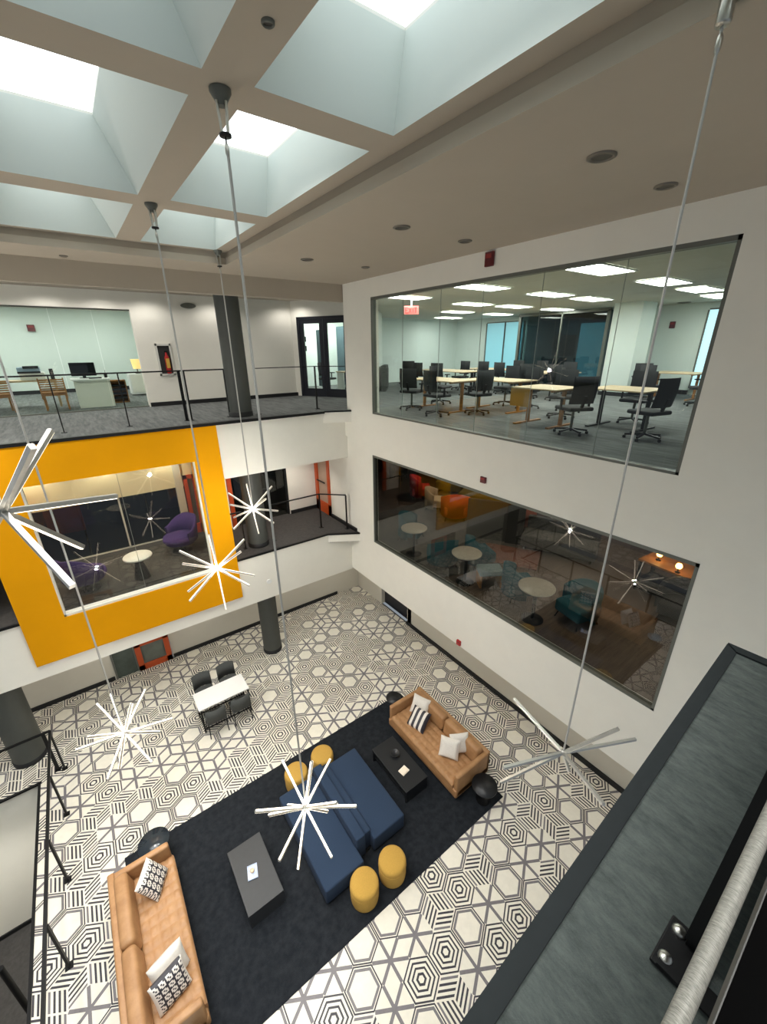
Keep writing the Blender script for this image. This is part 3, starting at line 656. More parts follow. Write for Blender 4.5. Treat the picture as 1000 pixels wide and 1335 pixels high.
for key, (c0, L_, dirs, lab) in CHD.items():
    s_ = {'off': 1, 'big': .86}.get(key, S)
    c = Vector((c0[0]*s_, c0[1]*s_, H+(c0[2]-H)*s_)); L_ *= s_
    t = thing('starburst_chandelier', lab, 'chandelier', c, 0, None)
    top = GR
    MB().lathe([(0, -.024), (.018, -.02), (.026, 0), (.018, .02), (0, .024)], 14).build('hub', M_steel, t)
    for i, dr in enumerate(dirs):
        dr = Vector(dr).normalized()
        side = dr.cross(Vector((0, 0, 1)));
        if side.length < .2: side = Vector((1, 0, 0))
        side.normalize(); up = side.cross(dr).normalized()
        w_ = .034 if key == 'nl' else .028 if key in ('c3', 'lm') else .023
        a = MB().bar(dr*.02, dr*L_, w_, w_, up=up).build('arm', M_bar, t)
        sg = -1 if key in ('c3', 'lm') else (R_.choice((-1, 1)) if key != 'big' else -1)
        for sg in ((sg,) if key in ('nl', 'big') else (-1, 1)):
            MB().bar(dr*.06+up*sg*(w_/2+.002), dr*(L_-.005)+up*sg*(w_/2+.002), w_*.8, .006, up=up).build('led_strip', M_ledoff if key == 'big' else (M_ledlow if key in ('left', 'far') else M_led), a)
    hh = top-c.z
    if key in ('c3', 'lm', 'left', 'far', 'off'):
        pl = bpy.data.lights.new('chandelier_glow', 'POINT'); pl.energy = CHP*(.6 if key in ('left', 'far') else 1.15); pl.color = (1, .95, .87); pl.shadow_soft_size = .055
        po = bpy.data.objects.new('chandelier_glow', pl); COL.objects.link(po); po.location = c
    cb = MB().tube((0, 0, .0), (0, 0, hh-.27), .0075, 8)
    cb.tube((.012, 0, .03), (.011, .004, hh-.3), .004, 6); cb.build('cable', M_cable, t)
    MB().lathe([(.006, hh-.36), (.014, hh-.34), (.014, hh-.30), (.006, hh-.28)], 10).build('cable_gripper', M_steel, t)
    can = MB()
    if key == 'big':
        can.lathe([(.0, hh-.26), (.028, hh-.26), (.032, hh-.25), (.032, hh-.01), (0, hh-.01)], 20); can.tube((0, 0, hh-.30), (0, 0, hh-.26), .006)
        can.build('canopy', M_steel, t)
    else:
        can.lathe([(.03, hh-.09), (.045, hh-.06), (.07, hh-.02), (.07, hh-.002)], 24); can.build('canopy', M_trimgrey, t)
        rd = MB()
        for a in range(4):
            aa = a*PI/2+.4; rd.tube((.042*math.cos(aa), .042*math.sin(aa), hh-.07), (.026*math.cos(aa), .026*math.sin(aa), hh-.24), .009)
        rd.build('support_rods', M_steel, t)
        MB().lathe([(0, hh-.25), (.04, hh-.25), (.04, hh-.235), (0, hh-.235)], 20).tube((0, 0, hh-.29), (0, 0, hh-.25), .006).build('collar', M_black, t)

# ------------------------------------------------------------------ ground floor furniture
tag(MB().box(-1.12, 5.21, 3.08, 6.44, .003, .016).build('area_rug', M_rug), 'large charcoal rectangular rug under the seating group', 'rug')
def sofa(label, x, y, rz, L=2.32, D=.9):
    t = thing('leather_sofa', label, 'sofa', (x, y, .016), rz)
    # local: length along y, faces +x
    MB().box(-D/2, D/2, -L/2, L/2, .10, .30).build('base', M_tan, t, bevel=.03, seg=3)
    for sgn in (-1, 1):
        MB().box(-D/2, D/2-.02, sgn*L/2, sgn*(L/2-.11), .12, .68).build('armrest', M_tan, t, bevel=.035, seg=4)
    MB().box(-D/2, -D/2+.10, -L/2, L/2, .12, .71).build('back_frame', M_tan, t, bevel=.03, seg=4)
    # tufted seat
    nx, ny = 5, 15; x0, x1, y0, y1 = -D/2+.28, D/2+.01, -L/2+.11, L/2-.11
    b = MB(); k = 6; vs = []; fs = []
    NX, NY = nx*k, ny*k
    for i in range(NX+1):
        for j in range(NY+1):
            u, v = i/k, j/k
            h = .425+.022*(abs(math.sin(PI*u))*abs(math.sin(PI*v)))**.5
            e = min(i, NX-i, j, NY-j)
            if e == 0: h = .38
            vs.append((x0+(x1-x0)*i/NX, y0+(y1-y0)*j/NY, h))
    for i in range(NX):
        for j in range(NY):
            a = i*(NY+1)+j; fs.append((a, a+NY+1, a+NY+2, a+1))
    b.add(vs, fs, 0, True); b.box(x0, x1, y0, y1, .28, .385)
    b.build('seat_cushion', M_tan, t)
    for sgn in (-1, 1):
        cb = MB(); T = Matrix.Translation((-D/2+.19, sgn*(L/4-.055), .62)) @ Matrix.Rotation(-.16, 4, 'Y')
        cb.box(-.10, .10, -(L/2-.12)/2, (L/2-.12)/2, -.22, .15, 0, T); cb.build('back_cushion', M_tan, t, bevel=.07, seg=5)
    for sx in (-1, 1):
        for sy in (-1, 1): MB().box(sx*(D/2-.08)-.02, sx*(D/2-.08)+.02, sy*(L/2-.1)-.02, sy*(L/2-.1)+.02, 0, .10).build('leg', M_black, t)
    return t
sofa('long tan leather sofa at lower left with tufted seat', -.84, 4.62, 0, 2.35, .90)
sofa('tan leather sofa on the far right side of the rug near the white wall', 4.83, 4.68, PI, 2.22, .98)

def pillow(label, x, y, z, rx, ry, rz, s=.45, mm=None, m2=None, stripes=0, pattern=0):
    b = MB(); n = 24 if pattern else 14; vs = []; fs = []; ms = []
    for sgn in (1, -1):
        for i in range(n+1):
            for j in range(n+1):
                u, v = i/n*2-1, j/n*2-1
                pin = 1-.07*(abs(u)**2*(1-abs(v)**2)+abs(v)**2*(1-abs(u)**2))
                w = max(0, (1-u**4)*(1-v**4))**.5
                vs.append((u*s/2*(1-.05*(1-v*v)), v*s/2*(1-.05*(1-u*u)), sgn*(.085*w)))
    for sd in range(2):
        o = sd*(n+1)**2
        for i in range(n):
            for j in range(n):
                a = o+i*(n+1)+j; f = (a, a+n+1, a+n+2, a+1); fs.append(f if sd == 0 else f[::-1])
                if stripes: ms.append(1 if (j//2) % 2 == 0 else 0)
                elif pattern: ms.append(1 if ((i*7+j*5+i*j) % 5 < 2 and 1 < i < n-1) else 0)
                else: ms.append(0)
    b.add(vs, fs, 0, True); b.m = ms
    T = Matrix.Translation((x, y, z)) @ Matrix.Rotation(rz, 4, 'Z') @ Matrix.Rotation(ry, 4, 'Y') @ Matrix.Rotation(rx, 4, 'X')
    o = b.build('throw_pillow', [mm or M_pillow, m2 or M_tk]); o.matrix_world = T
    return tag(o, label, 'pillow')
pillow('black and white patterned pillow on the lower left tan sofa', -.72, 5.37, .63, 0, .95, -.5, .46, pattern=1)
pillow('plain white pillow leaning on its side on the lower left sofa', -.70, 4.10, .66, 1.25, 0, .28, .46)
pillow('white pillow with dark stripes beside the plain one on lower left sofa', -.72, 3.90, .65, 1.15, 0, .28, .44, stripes=0, pattern=1)
pillow('plain cream pillow in the far corner of the right tan sofa', 4.95, 5.36, .66, 0, -1.0, .35, .44)
pillow('black and white striped pillow on the right tan sofa', 4.72, 5.14, .60, 0, -.75, .25, .46, stripes=1)
pillow('cream pillow standing near the front arm of the right tan sofa', 4.74, 4.18, .64, 1.05, 0, -1.0, .42)
pillow('white and grey pillow leaning by the back of the right tan sofa', 4.98, 4.12, .66, 1.1, 0, -.5, .42, m2=mat('grey_linen', (170, 168, 164), .9))

# blue double sided sofa
t = thing('double_sided_sofa', 'navy blue double sided sofa with low back in the middle of the rug', 'sofa', (2.35, 4.6, .016))
MB().box(-.88, -.14, -.95, .93, .05, .40).build('seat', M_blue, t, bevel=.03, seg=3)
MB().box(.18, .88, -.78, .95, .05, .40).build('seat', M_blue, t, bevel=.03, seg=3)
MB().box(-.14, .05, -.72, .93, .05, .60).build('backrest', M_blue, t, bevel=.03, seg=3)
MB().box(.05, .20, -.66, .93, .05, .50).build('backrest', M_blue, t, bevel=.03, seg=3)
MB().box(-.84, -.16, -.9, .9, 0, .05).box(.2, .84, -.74, .9, 0, .05).box(-.12, .16, -.68, .9, 0, .05).build('plinth', M_black, t)
# mustard stools
def pouf(label, x, y):
    t = thing('round_pouf', label, 'stool', (x, y, .016), 0, None)
    MB().lathe([(.228, .03), (.236, .10), (.236, .37), (.225, .405), (.19, .42), (0, .424)], 40).build('cushion', M_must, t)
    MB().lathe([(.21, 0), (.21, .03)], 32).build('base', M_black, t)
    MB().lathe([(.238, .30), (.240, .305), (.238, .31)], 40).build('seam', M_must, t)
pouf('mustard round stool at the near end of the blue sofa, nearer the picture bottom', 2.04, 3.40)
pouf('mustard round stool at the near end of the blue sofa, right hand one', 2.60, 3.38)
pouf('mustard round stool at the far end of the blue sofa, left one', 1.96, 5.80)
pouf('mustard round stool at far end of the blue sofa, nearer the right tan sofa', 2.58, 5.83)
def coffee(label, x0, x1, y0, y1, h, mm, low):
    t = thing('coffee_table', label, 'table', ((x0+x1)/2, (y0+y1)/2, .016)); a, b = (x1-x0)/2, (y1-y0)/2
    MB().box(-a, a, -b, b, h-.05, h).build('tabletop', mm, t, bevel=.004)
    MB().box(-a+.04, a-.04, -b+.04, b-.04, .08, .11).build('lower_shelf', mm, t)
    for s_ in (-1, 1): MB().box(-a+.01, a-.01, s_*(b-.03)-.02, s_*(b-.03)+.02, 0, h-.05).build('side_panel', mm, t)
coffee('charcoal rectangular coffee table beside the lower left sofa', .37, .95, 4.12, 5.2, .335, M_darktable, 1)
coffee('black rectangular coffee table between blue sofa and right tan sofa', 3.53, 4.10, 4.14, 5.32, .335, M_blacktable, 1)
t = thing('small_tray', 'pale blue tray with a beige object on the charcoal coffee table', 'tray', (.63, 4.66, .353), -.25)
MB().box(-.08, .08, -.11, .11, 0, .008).box(-.08, .08, -.11, -.104, 0, .02).box(-.08, .08, .104, .11, 0, .02).build('tray_base', mat('pale_blue_paper', (188, 200, 226), .6, noise=.15, nscale=20), t)
tag(MB().lathe([(.03, 0), (.035, .03), (.02, .035), (0, .03)], 14, c=(.63, 4.67, .363)).build('small_dish', M_creamf), 'small beige dish sitting on the pale blue tray', 'dish')
tag(MB().box(-.09, .09, -.075, .075, 0, .022).box(-.07, .06, -.06, .05, .022, .034).build('book', mat('cream_paper', (240, 226, 206), .7, noise=.04, nscale=20), bevel=.003), 'cream book lying on the black coffee table', 'book').location = (3.78, 4.52, .352)
COL.objects[-1].rotation_euler = (0, 0, .15)
tag(MB().lathe([(.05, 0), (.09, .03), (.10, .06), (.09, .06), (.05, .015), (0, .012)], 24, c=(3.86, 4.92, .352)).build('bowl', M_blacktable), 'black round bowl on the black coffee table', 'bowl')
def side_table(label, x, y, r, h, mm):
    t = thing('round_side_table', label, 'side table', (x, y, .017))
    MB().lathe([(0, h-.025), (r, h-.025), (r, h), (0, h)], 32).build('tabletop', mm, t)
    MB().lathe([(r*.55, 0), (r*.5, .04), (r*.32, h*.5), (r*.5, h-.025)], 24).build('base', M_black, t)
side_table('black round side table at the rug corner behind the right tan sofa', 4.72, 6.08, .19, .46, M_blacktable)
side_table('black round side table past the near arm of the right tan sofa', 4.84, 3.29, .25, .42, M_blacktable)
side_table('glossy black round side table past the far arm of the lower left sofa', -.62, 6.07, .25, .46, mat('gloss_black', (40, 46, 52), .12))
side_table('pale blue topped round side table at the bottom edge by the lower left sofa', -.66, 3.23, .19, .44, mat('pale_blue_glass', (150, 178, 196), .12))

# white high table with four chairs
t = thing('meeting_table', 'white rectangular table with black frame on the tiles at left', 'table', (1.31, 8.56, 0))
MB().box(-.60, .58, -.30, .31, .70, .73).build('tabletop', M_white, t, bevel=.004)
for sx in (-1, 1):
    for sy in (-1, 1): MB().box(sx*.55-.018, sx*.55+.018, sy*.27-.018, sy*.27+.018, 0, .70).build('leg', M_black, t)
MB().box(-.55, .55, -.28, -.26, .08, .11).box(-.55, .55, .26, .28, .08, .11).box(-.56, -.54, -.27, .27, .08, .11).box(.54, .56, -.27, .27, .08, .11).build('frame', M_black, t)
MB().box(-.56, .56, -.27, .27, .685, .70).build('apron', M_black, t)
def dchair(label, x, y, rz, z=0):
    t = thing('dining_chair', label, 'chair', (x, y, z), rz)
    MB().box(-.22, .22, -.2, .22, .42, .46).build('seat', M_greyf, t, bevel=.015, seg=3)
    b = MB(); n = 8; vs = []; fs = []
    for i in range(n+1):
        u = i/n*2-1
        for zz, th in ((.46, 0), (.84, .04)):
            yy = .22-.07*u*u*-1*-1+th
            vs.append((u*.22, yy, zz)); vs.append((u*.22, yy+.03, zz))
    for i in range(n):
        a = i*4; b4 = a+4
        fs += [(a, b4, b4+2, a+2), (a+1, a+3, b4+3, b4+1), (a+2, b4+2, b4+3, a+3), (a, a+1, b4+1, b4)]
    fs += [(0, 2, 3, 1), (n*4, n*4+1, n*4+3, n*4+2)]
    b.add(vs, fs, 0, True); b.build('backrest', M_greyf, t)
    for sx in (-1, 1):
        for sy in (-1, 1): MB().tube((sx*.19, sy*.18, .42), (sx*.21, sy*.2, 0), .012, 6).build('leg', M_black, t)
    return t
dchair('dark grey chair behind the white table, left one', 1.02, 9.12, 0)
dchair('dark grey chair behind the white table, right one', 1.62, 9.12, 0)
dchair('dark grey chair tucked under the near side of the white table, left one', 1.02, 8.22, PI)
dchair('dark grey chair tucked under the near side of the white table, right one', 1.60, 8.22, PI)

# ------------------------------------------------------------------ level two lounge behind the lower window
struct(MB().box(XW+.16, 14, -1, 14, L2-.2, L2-.03).build('floor', M_brown))
struct(MB().poly([(XW+.16, 5.9), (XW+.16, 10.0), (8.9, 10.0), (9.2, 6.2), (8.0, 5.2)], L2-.03, L2-.018).build('floor', M_loungecarpet))
struct(MB().box(13.9, 14.0, -1, 14, L2-.03, 6.2).box(XW+.3, 14, 13.9, 14, L2-.03, 6.2).box(XW+.3, 14, -1.1, -1, L2-.03, 6.2).build('wall_lounge', mat('lounge_brown_wall', (92, 76, 64), .8, noise=.15, nscale=1)))
struct(MB().box(XW+.16, 14, -1, 14, 6.2, 6.3).build('ceiling', M_darkroom))
tz = L2-.03
for k, (x, y, r, lab) in enumerate(((6.22, 7.18, .33, 'round pale table farthest left behind the lower window'), (6.27, 5.44, .33, 'round pale table second from left behind the lower window, with two lights mirrored on it'), (6.30, 3.68, .34, 'round pale table nearest, behind the middle of the lower window'))):
    round_table('round_cafe_table', lab, x, y, tz, r, .75, M_terrazzo)
def cube_stool(label, x, y, rz, m1, m2):
    t = thing('cushioned_stool', label, 'stool', (x, y, tz+.0), rz)
    MB().box(-.27, .27, -.2, .2, .30, .42).build('seat', m1, t, bevel=.03, seg=3); MB().box(-.25, -.21, -.18, .18, 0, .30).box(.21, .25, -.18, .18, 0, .30).build('base', m2, t)
cube_stool('pale blue cushioned wooden stool beside the second round table', 6.63, 5.05, -.6, M_tealb, M_owood)
tub_chair('tub_chair', 'teal tub chair left of the farthest round table', M_teal, 6.75, 7.9, tz, .5)
tub_chair('tub_chair', 'teal tub chair between the two farther round tables', M_teal, 6.42, 6.35, tz, 2.8)
tub_chair('tub_chair', 'dark teal chair just left of the second round table', M_teal, 7.15, 5.8, tz, 1.2)
tub_chair('tub_chair', 'dark teal tub chair between the second and the nearest round table', M_teal, 6.75, 4.35, tz, 1.0)
tub_chair('tub_chair', 'dark teal tub chair right of the nearest round table', M_teal, 6.95, 3.15, tz, -1.8)
tub_chair('tub_chair', 'red tub armchair at upper left behind the lower window', M_redf, 9.2, 10.3, tz, .9, 1.1)
tub_chair('tub_chair', 'cream tub armchair between the red and the orange armchairs', M_creamf, 8.85, 9.2, tz, .6, .95)
tub_chair('tub_chair', 'orange tub armchair right of the cream one behind the lower window', M_orangef, 8.8, 8.25, tz, 2.4, 1.15)
def bench(label, x, y, rz, L, mm, bh=.9):
    t = thing('lounge_bench', label, 'sofa', (x, y, tz), rz)
    MB().box(-L/2, L/2, -.35, .35, .08, .42).build('seat', mm, t, bevel=.04, seg=3); MB().box(-L/2, L/2, .25, .4, .1, bh).build('backrest', mm, t, bevel=.04, seg=3)
    for sx in (-1, 1): MB().box(sx*(L/2-.1)-.03, sx*(L/2-.1)+.03, -.3, .3, 0, .08).build('leg', M_black, t)
bench('olive mustard bench behind the orange armchair', 10.6, 10.2, -1.1, 1.0, M_olive)
bench('long olive mustard banquette to the right of the orange armchair', 10.5, 8.3, -1.1, 2.0, M_olive)
bench('grey lounge sofa behind the middle of the lower window', 9.3, 5.0, -1.2, 1.8, M_loungef, .75)
bench('dark grey sofa between booth screen and grey lounge sofa', 11.6, 5.6, -1.2, 1.6, M_greyf, .7)
t = thing('booth_screen', 'dark grey booth screen standing right of the orange armchair', 'screen', (8.45, 6.6, tz), -1.0)
MB().box(-.62, .45, -.04, .04, 0, 1.15).build('panel', M_greyf, t, bevel=.02); MB().box(.45, .9, -.1, .3, 0, 1.25).build('return_panel', M_darkroom, t, bevel=.02)
tub_chair('tub_chair', 'salmon armchair beyond the booth screen', M_pinkf, 9.95, 6.6, tz, 2.3, 1.0)
tub_chair('tub_chair', 'black chair at the far dark corner of the lower window', M_chair, 10.0, 12.6, tz, .5, 1.0)
tag(MB().box(-.3, .3, -.2, .2, 0, .42).box(-.35, .35, -.25, .25, .42, .46, 1).build('small_end_table', [M_darktable, M_pillow]), 'white topped end table next to the salmon armchair', 'table').location = (10.3, 5.6, tz)
d = struct(MB().box(12.2, 12.26, 4.5, 6.3, tz, 5.3).build('window_7', M_lightblue)); MB().box(12.17, 12.2, 5.3, 5.36, tz, 5.3).build('mullion', M_black, d)
t = thing('console_table', 'warm lit wooden console with two small lamps at the right end of the lower window', 'table', (9.3, 2.55, tz), -.1)
MB().box(-.35, .35, -.55, .45, .7, .74).build('tabletop', M_owood, t); MB().box(-.33, .33, -.53, .43, .05, .25).build('lower_shelf', M_blacktable, t)
for sx in (-1, 1):
    for sy in (-.5, .4): MB().box(sx*.3-.03, sx*.3+.03, sy-.03, sy+.03, 0, .7).build('leg', M_blacktable, t)
for k, (x, y) in enumerate(((9.25, 2.75), (9.0, 2.3))):
    l = thing('small_lamp', ('small glowing lamp on the far side of the wooden console' if k == 0 else 'small glowing lamp on the near side of the wooden console'), 'lamp', (x, y, tz+.74+0))
    MB().lathe([(.0, .08), (.045, .10), (.06, .14), (.045, .19), (0, .2)], 14).build('bulb', M_lamp, l); MB().lathe([(.05, 0), (.05, .015), (.012, .03), (.012, .1)], 12).build('base', M_black, l)
tub_chair('tub_chair', 'dark chair in front of the wooden console with lamps', M_chair, 8.5, 2.0, tz, -1.4, 1.0)
tag(MB().box(-.5, .5, -.7, .7, 0, .03).build('floor_mat', mat('rust_mat', (118, 80, 66), .95, noise=.2, nscale=6)), 'rust coloured mat on the lounge floor beside the grey sofa', 'mat').location = (8.1, 5.6, tz)
COL.objects[-1].rotation_euler = (0, 0, .5)

# ------------------------------------------------------------------ level three open office behind the upper window
struct(MB().box(XW+.11, 17, -2, 16, L3-.2, L3+.0).build('floor', M_carpet3))
OW = MB()
OW.box(16.3, 16.5, 7.9, 16, L3, 9.72)
OW.box(16.3, 16.5, -2, 5.45, L3, 9.72); OW.box(16.3, 16.5, 5.45, 7.9, L3, 9.72)
OW.box(10.25, 16.3, 15.9, 16.1, L3, 9.72); OW.box(XW+.16, 16.5, -2.1, -2, L3, 9.72)
struct(OW.build('wall_office_far', M_officewall))
struct(MB().box(16.22, 16.3, 5.3, 7.1, L3, L3+.13).build('baseboard_office_far', M_base))
struct(MB().poly([(XW+.16, -2), (17, -2), (17, 16.1), (10.25, 16.1), (10.25, 14.1), (XW+.16, 9.4)], 9.72, 9.8).build('ceiling', mat('office_ceiling', (196, 196, 186), .9, noise=.02, nscale=4)))
struct(MB().box(14.1, 15.0, 6.25, 7.1, L3, 9.72).build('wall_column_box', M_officewall))
struct(MB().box(14.08, 15.02, 6.23, 7.12, L3, L3+.12).build('baseboard_column', M_base))
# windows in the far wall
wi = 8
for (a, b, z0, z1, mm) in ((11.9, 12.85, L3+.4, H+1.0, M_curtain), (12.9, 13.9, L3+.4, H+1.0, M_curtain), (4.55, 5.25, L3+.2, H+1.0, M_curtainb), (7.2, 7.6, L3+.6, H+1.0, M_curtain)):
    f = struct(MB().box(16.22, 16.3, a-.04, a, z0, z1).box(16.22, 16.3, b, b+.04, z0, z1).box(16.22, 16.3, a, b, z0-.04, z0).box(16.22, 16.3, a, b, z1, z1+.04).build('window_%d' % wi, M_trimgrey)); wi += 1
    MB().box(16.26, 16.28, a, b, z0, z1).build('pane', mm, f)
# conference room behind dark glass
cf = struct(MB().box(15.2, 15.3, 7.75, 7.85, L3, H+1.15).box(15.2, 15.3, 11.3, 11.4, L3, H+1.15).box(15.2, 15.3, 7.75, 11.4, H+1.1, H+1.2).box(15.2, 15.3, 9.5, 9.54, L3, H+1.15).build('window_%d' % wi, M_trimgrey)); wi += 1
MB().box(15.24, 15.26, 7.85, 11.3, L3, H+1.1).build('pane', glass('conference_glass', (150, 176, 180), 1.2), cf)
struct(MB().box(16.24, 16.29, 8.0, 11.7, L3, 9.7).build('wall_conference', M_confwall))
f = struct(MB().box(16.18, 16.24, 8.25, 8.3, L3+.4, H+.8).box(16.18, 16.24, 9.3, 9.35, L3+.4, H+.8).build('window_%d' % wi, M_trimgrey)); wi += 1
MB().box(16.2, 16.22, 8.3, 9.3, L3+.4, H+.8).build('pane', M_curtain, f)
t = thing('wall_screen', 'black wall mounted television in the dark conference room behind the upper window', 'television', (16.22, 9.9, L3+1.15))
MB().box(-.06, 0, -.5, .45, 0, .75).build('screen', M_screen, t, bevel=.01); MB().box(-.0, .02, -.1, .1, .2, .5).build('mount', M_black, t)
# whiteboard / partitions at left end
struct(MB().box(10.2, 10.3, 14.05, 16, L3, 9.72).build('wall_office_left', M_officewall))
struct(MB().poly([(XW+.1, 9.35), (XW+.2, 9.30), (10.3, 14.05), (10.2, 14.12)], L3, 9.9).build('wall_office_corner', M_officewall))
# exit sign (hanging from the ceiling)
t = thing('exit_sign', 'red lit EXIT sign hanging from the office ceiling behind the upper window', 'sign', (7.75, 9.25, 9.32), -.62)
MB().box(-.19, .19, -.02, .02, 0, .2).build('housing', mat('sign_pink', (225, 120, 115), .5, emit=(255, 90, 85), estr=.35), t); MB().box(-.02, .02, -.01, .01, .2, .40).build('bracket', M_white, t)
def letter(ch, x, s_, parent):
    st = {'E': [((0, 0), (0, 1)), ((0, 0), (.6, 0)), ((0, .5), (.5, .5)), ((0, 1), (.6, 1))], 'X': [((0, 0), (.6, 1)), ((.6, 0), (0, 1))], 'I': [((.15, 0), (.15, 1))], 'T': [((.3, 0), (.3, 1)), ((0, 1), (.6, 1))]}[ch]
    b = MB()
    for a, c_ in st: b.bar((x+a[0]*s_, -.024, .035+a[1]*s_), (x+c_[0]*s_+1e-5, -.024, .035+c_[1]*s_), .02, .02, up=(0, 1, 0))
    b.build('letter', M_exit, parent)
for ch, x in zip('EXIT', (-.165, -.075, .02, .07)): letter(ch, x, .12, t)
# light panels
for k, (x, y, lab) in enumerate(((7.55, 9.2, 'ceiling light panel nearest the left end of the upper window'), (7.75, 6.85, 'ceiling light panel second from the left in the front row'), (7.75, 4.25, 'largest ceiling light panel in the middle of the front row'),
                       (10.45, 9.55, 'ceiling light panel left in the second row'), (10.25, 6.8, 'ceiling light panel middle of the second row'), (10.3, 4.25, 'ceiling light panel in the second row right of the cable'),
                       (12.2, 11.9, 'ceiling light panel left in the third row'), (12.2, 9.4, 'ceiling light panel second in the third row'), (12.2, 6.8, 'ceiling light panel just left of the white column box'), (12.4, 4.3, 'ceiling light panel in the third row right of the cable'),
                       (14.5, 11.9, 'ceiling light panel far left in the last row'), (14.5, 9.3, 'ceiling light panel far row before the conference room'), (14.5, 4.5, 'ceiling light panel nearest the right edge of the upper window'), (14.2, 14.4, 'farthest ceiling light panel by the white end wall'))):
    t = thing('ceiling_light_panel', lab, 'ceiling light', (x, y, 9.715), 0, 'office ceiling panels')
    MB().box(-.6, .6, -.3, .3, -.012, -.004).build('diffuser', M_panel, t)
    MB().box(-.63, .63, -.33, -.3, -.02, 0).box(-.63, .63, .3, .33, -.02, 0).box(-.63, -.6, -.3, .3, -.02, 0).box(.6, .63, -.3, .3, -.02, 0).build('frame', M_white, t)
for k, (x, y) in enumerate(((-3.5, 15.8), (-1.2, 15.8), (1.2, 15.8), (-3.5, 18.6), (-1.2, 18.6), (1.4, 18.6))):
    t = thing('ceiling_light_panel', 'ceiling light panel above the upper left office, hidden by the ceiling edge', 'ceiling light', (x, y, 9.895), 0, 'upper left office ceiling panels')
    MB().box(-.6, .6, -.3, .3, -.012, -.004).build('diffuser', M_panel, t)
struct(MB().box(-9, 11, 13.7, 21, 9.9, 10.0).build('ceiling', M_wall))
t = thing('ceiling_light_panel', 'ceiling light panel in the bright room behind the navy doors', 'ceiling light', (8.4, 15.2, 9.895)); MB().box(-.9, .9, -.6, .6, -.012, -.004).build('diffuser', M_panel, t)

def office_chair(label, x, y, rz, z=L3, first=[None]):
    if first[0] is not None:
        return dup(first[0], (x, y, z), rz, label, 'office chairs behind the upper window')
    t = thing('office_chair', label, 'chair', (x, y, z), rz, 'office chairs behind the upper window')
    MB().box(-.24, .24, -.24, .24, .43, .50).build('seat', M_chair, t, bevel=.03, seg=3)
    b = MB(); n = 6; vs = []; fs = []
    for i in range(n+1):
        u = i/n*2-1
        for zz, yy0 in ((.56, .22), (.80, .27), (1.02, .27)):
            yy = yy0-.05*u*u; vs.append((u*.23, yy, zz)); vs.append((u*.23, yy+.025, zz))
    for i in range(n):
        a = i*6; c_ = a+6
        for k in (0, 2): fs += [(a+k, c_+k, c_+k+2, a+k+2), (a+k+1, a+k+3, c_+k+3, c_+k+1)]
        fs += [(a+4, c_+4, c_+5, a+5), (a, a+1, c_+1, c_)]
    b.add(vs, fs, 0, True); b.build('backrest', M_chair, t)
    MB().bar((0, .2, .46), (0, .28, .7), .05, .03).build('back_support', M_black, t)
    for sx in (-1, 1):
        MB().box(sx*.28-.03, sx*.28+.03, -.12, .12, .64, .67).bar((sx*.28, .02, .45), (sx*.28, .02, .65), .03, .03).box(min(sx*.2, sx*.28), max(sx*.2, sx*.28), .0, .04, .44, .46).build('armrest', M_black, t)
    MB().tube((0, 0, .09), (0, 0, .43), .025, 10).build('gas_stem', M_trimgrey, t)
    bs = MB()
    for k in range(5):
        a = 2*PI*k/5+.3; bs.bar((0, 0, .10), (.29*math.cos(a), .29*math.sin(a), .07), .035, .03)
    sb_ = bs.build('star_base', M_black, t)
    for k in range(5):
        a = 2*PI*k/5+.3; MB().lathe([(0, 0), (.028, .008), (.028, .048), (0, .056)], 10, c=(.29*math.cos(a), .29*math.sin(a), 0)).build('caster', M_black, sb_)
    first[0] = t; return t
def otable(label, x, y, lx, ly, first=None, legm=None, panel=None):
    t = thing('work_table', label, 'table', (x, y, L3), 0, 'work tables behind the upper window')
    MB().box(-lx/2, lx/2, -ly/2, ly/2, .72, .745).build('tabletop', M_wood, t, bevel=.004)
    for sy in (-1, 1):
        q = sy*(ly/2-.12)
        MB().box(-.03, .03, q-.03, q+.03, .03, .72).box(-lx/2+.06, lx/2-.06, q-.035, q+.035, 0, .03).box(-lx/2+.06, lx/2-.06, q-.02, q+.02, .69, .72).build('leg', legm or M_owood, t)
    if panel: MB().box(-lx/2, -lx/2+.02, ly/2-.45, ly/2, .38, .72).build('modesty_panel', mat('amber_panel', (186, 138, 60), .5), t)
    return t
otable('pale work table nearest the left end of the upper window', 7.75, 7.95, 1.0, 1.6)
otable('pale work table second from left behind the upper window', 8.75, 6.95, 1.0, 1.5)
otable('pale work table with amber end panel under the mirrored chandelier', 7.75, 4.95, 1.0, 1.0, None, M_owood, True)
otable('pale work table with black legs near the white column box', 8.6, 3.8, 1.0, 1.1, None, M_black)
otable('far pale table in front of the right office wall', 14.9, 5.2, 1.2, 1.3)
otable('far pale work table by the blue windows', 12.9, 10.3, 1.2, 2.6, None, M_black)
otable('far pale work table before the dark conference room', 12.4, 8.0, 1.2, 1.6, None, M_black)
otable('pale work table in the second row left', 11.0, 11.0, 1.2, 2.4, None, M_black)
